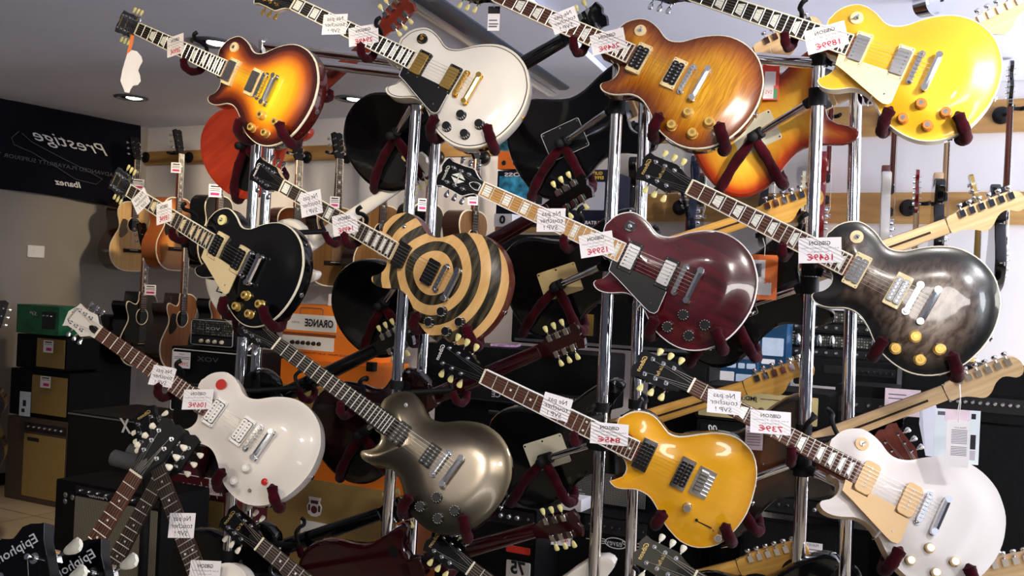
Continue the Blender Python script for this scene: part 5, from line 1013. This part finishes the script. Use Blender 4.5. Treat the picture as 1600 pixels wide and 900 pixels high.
gear('effects_carton','black and orange carton above the blue pedalboard carton','carton',(778,236,850,264),5.0,.25,ORP,[('p',.3,.15,.45,.5,PBK,'pictured_pedal',.003),('p',.5,.15,.62,.5,PAPER,'pictured_pedal',.003),('d',.14,.65,.012,PBK,'pictured_dial'),('p',.45,.62,.95,.68,PAPER,'printed_line'),('p',.5,.74,.95,.8,PAPER,'printed_line')],rad=.003)
gear('effects_carton','teal and black carton topmost of the carton pile beside the white guitar','carton',(780,180,860,234),5.05,.25,TEAL,[('p',.2,.5,.35,.65,PAPER,'printed_patch',.002),('p',.5,.55,.6,.7,PCRM,'printed_patch',.002),('p',.65,.2,.9,.45,PBK,'printed_patch',.002)],rad=.003)
gear('display_shelf','cream shelving unit with pine board under the product cartons','shelf',(772,356,952,470),4.98,.35,mat('cream_shelf_panel',(.62,.52,.36),.6,var=.05),[('p',.0,.0,1,.06,PINE,'shelf_board',.01),('p',.03,.1,.97,.97,PBK,'dark_recess',.002)],rad=.003)  # flat black panel on the front paints in the shade inside the shelf
gear('small_box','black and white carton with a large zero on the cream shelf end','carton',(772,334,800,354),4.9,.1,PAPER,[('t','0',.5,.5,.6,.35,INK,0,.05)],rad=.002)
# right side
CB=mat('blue_carton',(.008,.05,.12),.4,var=.4,vscale=10)
gear('device_carton','blue carton with printed specification panels under the wine red guitar','carton',(1110,560,1182,612),4.55,.3,CB,[('p',.03,.1,.3,.2,PAPER,'printed_panel',.002),('p',.35,.12,.55,.28,LBLUE,'printed_panel',.002),('p',.6,.12,.74,.28,LBLUE,'printed_panel',.002),('p',.78,.12,.97,.28,LBLUE,'printed_panel',.002),('p',.03,.4,.52,.9,PAPER,'printed_panel',.002),('p',.56,.45,.92,.85,LBLUE,'printed_panel',.002)],rad=.003)
gear('device_carton','upright blue carton with white printed panels beside the tube amplifiers','carton',(1186,500,1228,612),4.5,.12,CB,[('p',.1,.25,.9,.5,LBLUE,'printed_panel',.002),('p',.1,.55,.6,.62,PAPER,'printed_panel',.002),('p',.1,.7,.95,.85,LBLUE,'printed_panel',.002)],rad=.003)
SLOT=mat('slotted_vent',(.03,.03,.03),.4,fn=lambda nt,b,tc: perf(nt,b,tc))
for y0,y1,l in ((486,522,'upper'),(524,562,'lower')):
    t,M,W_,H_=gear('tube_amplifier',l+' open tube amplifier with silver valves beside the fourth pole','amplifier',(1232,y0,1402,y1),4.6,.25,TOL,[('p',.03,.08,.97,.5,SLOT,'vent_plate'),('p',.02,.62,.98,.9,PBK,'control_panel'),('k',.08,.92,.76,10,.008,KS)],group='tube amplifiers stacked between the poles')
    for f in (.1,.3,.42,.62,.8):
        mb=MB(); mb.lathe([(.011,H_*.5),(.013,H_*.55),(.013,H_*.88),(.006,H_*.97)],(-W_/2+f*W_,-.022,0),n=12); part('valve',mb,NICKEL,t)
gear('guitar_amplifier','black rack case between the tube amplifiers and the beige amplifier head','amplifier',(1240,564,1402,606),4.5,.3,TOL,[('p',.3,.2,.98,.5,PBK,'front_panel'),('k',.5,.95,.35,9,.006,KB)])
gear('guitar_amplifier','black amplifier head with beige control panel and brown knobs','amplifier',(1086,608,1296,662),4.15,.28,TOL,[('p',.03,.12,.92,.92,PCRM,'control_panel'),('t','JMD:1',.42,.3,.12,.12,INK,0,.02),('k',.16,.72,.62,9,.013,mat('brown_knob',(.12,.07,.03),.3,.5)),('p',.1,.27,.33,.29,INK,'printed_line',.005),('p',.5,.27,.8,.29,INK,'printed_line',.005),('d',.88,.6,.012,PBK,'input_jack')],rad=.015)
gear('speaker_cabinet','black speaker cabinet under the beige-panel amplifier head','amplifier',(1086,664,1296,776),4.15,.32,TOL,[('p',.03,.05,.97,.95,GBLK,'grille'),('t','00',.13,.12,.09,.07,SILVTXT,.2,.02)])
gear('combo_amplifier','black combo with bright chrome strip and knob row near the fourth pole','amplifier',(1156,776,1312,960),3.75,.3,TOL,[('p',.03,.02,.97,.14,PBK,'control_panel'),('k',.1,.65,.08,7,.010,KB),('k',.74,.94,.08,3,.009,KS),('p',.01,.155,.99,.2,CHROME,'chrome_strip',.008),('p',.04,.24,.96,.98,GBLK,'grille')],floor=True)
hang_tag(1254,848,1284,882,3.62,-20,[('t','PEAVEY',.5,.12,.12,.6,GREYINK),('r',.1,.3,.9,.34,GREYINK),('r',.1,.44,.9,.48,GREYINK),('t','749€',.6,.76,.24,.75,REDP)],'price_tag','white price tag reading 749€ on the chrome-strip combo','price tag')
gear('speaker_cabinet','black speaker cabinet behind the satin white guitar horn','amplifier',(1300,668,1412,960),4.1,.34,TOL,[('p',.05,.03,.95,.45,GBLK,'grille'),('p',.05,.5,.95,.55,STEEL,'trim_strip'),('k',.2,.8,.47,4,.008,KS),('p',.05,.58,.95,.98,GBLK,'grille')],floor=True)
gear('guitar_amplifier','black amplifier head on the small cabinet beside the folded grey card','amplifier',(1304,604,1412,664),4.1,.25,TOL,[('p',.05,.3,.95,.7,PBK,'control_panel'),('k',.15,.85,.5,5,.008,KS)])
gear('guitar_amplifier','large black amplifier head with long knob row at the end of the wall','amplifier',(1408,572,1640,658),3.75,.3,TOL,[('p',.02,.55,.98,.82,PBK,'control_panel'),('k',.15,.9,.66,16,.008,KS),('p',.02,.05,.98,.5,GBLK,'grille')],rad=.015)
gear('speaker_cabinet','tall black speaker cabinet under the long-knob-row amplifier head','amplifier',(1405,662,1640,960),3.75,.36,TOL,[('p',.04,.04,.96,.97,GBLK,'grille')],floor=True,rad=.015)
hang_tag(1384,608,1436,650,3.65,-22,[('r',.1,.2,.6,.24,GREYINK),('r',.1,.35,.5,.39,GREYINK)],'paper_sheet','pale pink sheet behind the maple neck of the tobacco brown guitar','paper sheet',base=PINK)
t=thing('folded_card','grey folded card bent in the middle beside the hanging leaflets','card',Matrix.Translation(P(1455,672,3.3))); o0=P(1455,672,3.3)
mb=MB(); mb.loft([[tuple(P(x,y,3.3+dz+k)-o0) for x,y,dz in ((1440,622,0),(1462,632,.02),(1474,668,.03),(1470,715,0),(1446,712,-.02),(1436,662,.0))] for k in (0,.004)]); part('card',mb,mat('grey_card',(.25,.25,.28),.5,var=.05),t)
gear('pink_pedal_row','row of pink and silver gear on the cabinet under the satin white guitar horn','effects pedals',(1322,808,1372,826),3.7,.1,mat('pink_silver_panel',(.6,.4,.5),.4,var=.5,vscale=60),[],rad=.002) if False else None
# instruments at the lower front
t=build_guitar('electric_guitar','near guitar with large black headstock and silver script, beside the floor edge','guitar',cvmat(rotz_cv(60,14,-10),cvp(52,1068,1.02)),dict(base,top=BLK,side=BLK,neck=MAHOG,headback=BLACKM,headface=mat('black_gloss_veneer',(.002,.002,.003),.12,spec=.35),head='lp',board=DKROSE,inlay='dot',ring=CREAM,pu='open',knob='gold',sw=CREAM,key=WHKEY,logo='Epiphone',logomat=SILVTXT),'guitars with black script headstocks at the lower corner')
t=build_guitar('electric_guitar','second near guitar with black script headstock, right beside the larger one','guitar',cvmat(rotz_cv(60,14,-10),cvp(148,1085,1.06)),dict(base,top=BLK,side=BLK,neck=MAHOG,headback=BLACKM,headface=mat('black_gloss_veneer',(.002,.002,.003),.12,spec=.35),head='lp',board=DKROSE,inlay='dot',ring=CREAM,pu='open',knob='gold',sw=CREAM,key=WHKEY,logo='Epiphone',logomat=SILVTXT),'guitars with black script headstocks at the lower corner')
t=build_guitar('electric_guitar','rosewood necked guitar leaning on the black tripod stand','guitar',cvmat(rotz_cv(119,12,-10),cvp(212,740,2.75)),dict(base,top=DREDW,side=DREDW,neck=MAHOG,headback=BLACKM,headface=BLACKM,board=ROSEW,inlay='dot',ring=CREAM,pu='open',knob='gold',sw=CREAM,key=WHKEY,logo=None),'guitars on the tripod stand')
t=build_guitar('electric_guitar','shadowed dark necked guitar behind the rosewood one on the tripod stand','guitar',cvmat(rotz_cv(116,12,-10),cvp(246,752,3.0)),dict(base,top=BLK,side=BLK,neck=MAHOG,headback=BLACKM,headface=BLACKM,board=DKROSE,inlay='dot',ring=CREAM,pu='open',knob='gold',sw=CREAM,key=WHKEY,logo=None),'guitars on the tripod stand')
# bass headstock behind the pearl white guitar
t=build_guitar('bass_guitar','black headstock with big silver tuners behind the pearl white guitar horn','guitar',cvmat(rotz_cv(150,-5,-8),cvp(300,655,3.6)),dict(base,top=BLK,side=BLK,neck=BLK,headface=BLK,head='esp',board=DKROSE,ring=BLACKP,pu='open',knob='black',key=CHROME,logo=None)) if False else None
t=build_guitar('electric_guitar','guitar with red-brown headstock and chrome tuners poking up behind the satin white guitar','guitar',cvmat(rotz_cv(57,10,-10),cvp(1434,738,3.1)),dict(base,top=DREDW,side=DREDW,neck=MAHOG,headback=MAHOG,headface=MAHOG,board=DKROSE,inlay='dot',ring=CREAM,pu='open',knob='gold',sw=CREAM,key=CHROME,logo=None))
# black tripod floor stand
o0=P(232,705,3.25); o0.z=0; t=thing('tripod_guitar_stand','black tripod stand with padded arms holding the steep white guitar','guitar stand',Matrix.Translation(o0)); zt=P(232,700,3.25).z
mb=MB(); mb.tube([(0,0,.25),(0,0,zt)],.015,14); part('mast',mb,BLACKM,t)
for a in (90,210,330): 
    mb=MB(); mb.tube([(0,0,.4),(.38*math.cos(math.radians(a)),.38*math.sin(math.radians(a)),.015)],.012,10); part('leg',mb,BLACKM,t)
mb=MB(); A=P(178,715,3.25)-o0;B=P(225,728,3.22)-o0; mb.tube([tuple(A),tuple(B)],.026,14); part('padded_arm',mb,mat('grey_foam',(.06,.06,.065),.8,bump=.3),t)
mb=MB(); A=P(200,703,3.3)-o0;B=P(222,712,3.3)-o0; mb.tube([tuple(A),tuple(B)],.022,14); part('padded_arm',mb,mat('grey_foam'),t)
mb=MB(); mb.tube([(0,0,zt-.02),(.02,-.02,zt)],.02,12); mb.tube([tuple(P(225,728,3.22)-o0),(0,0,zt-.05)],.012,10); part('swivel_head',mb,BLACKM,t)
# left edge acoustic heads / bodies
t=acoustic(-68,748,5.4,20,BLK,DKBR,'dark acoustic guitar on a stand cut off by the picture edge',0,None,group=None,lean=11,face=TORT)
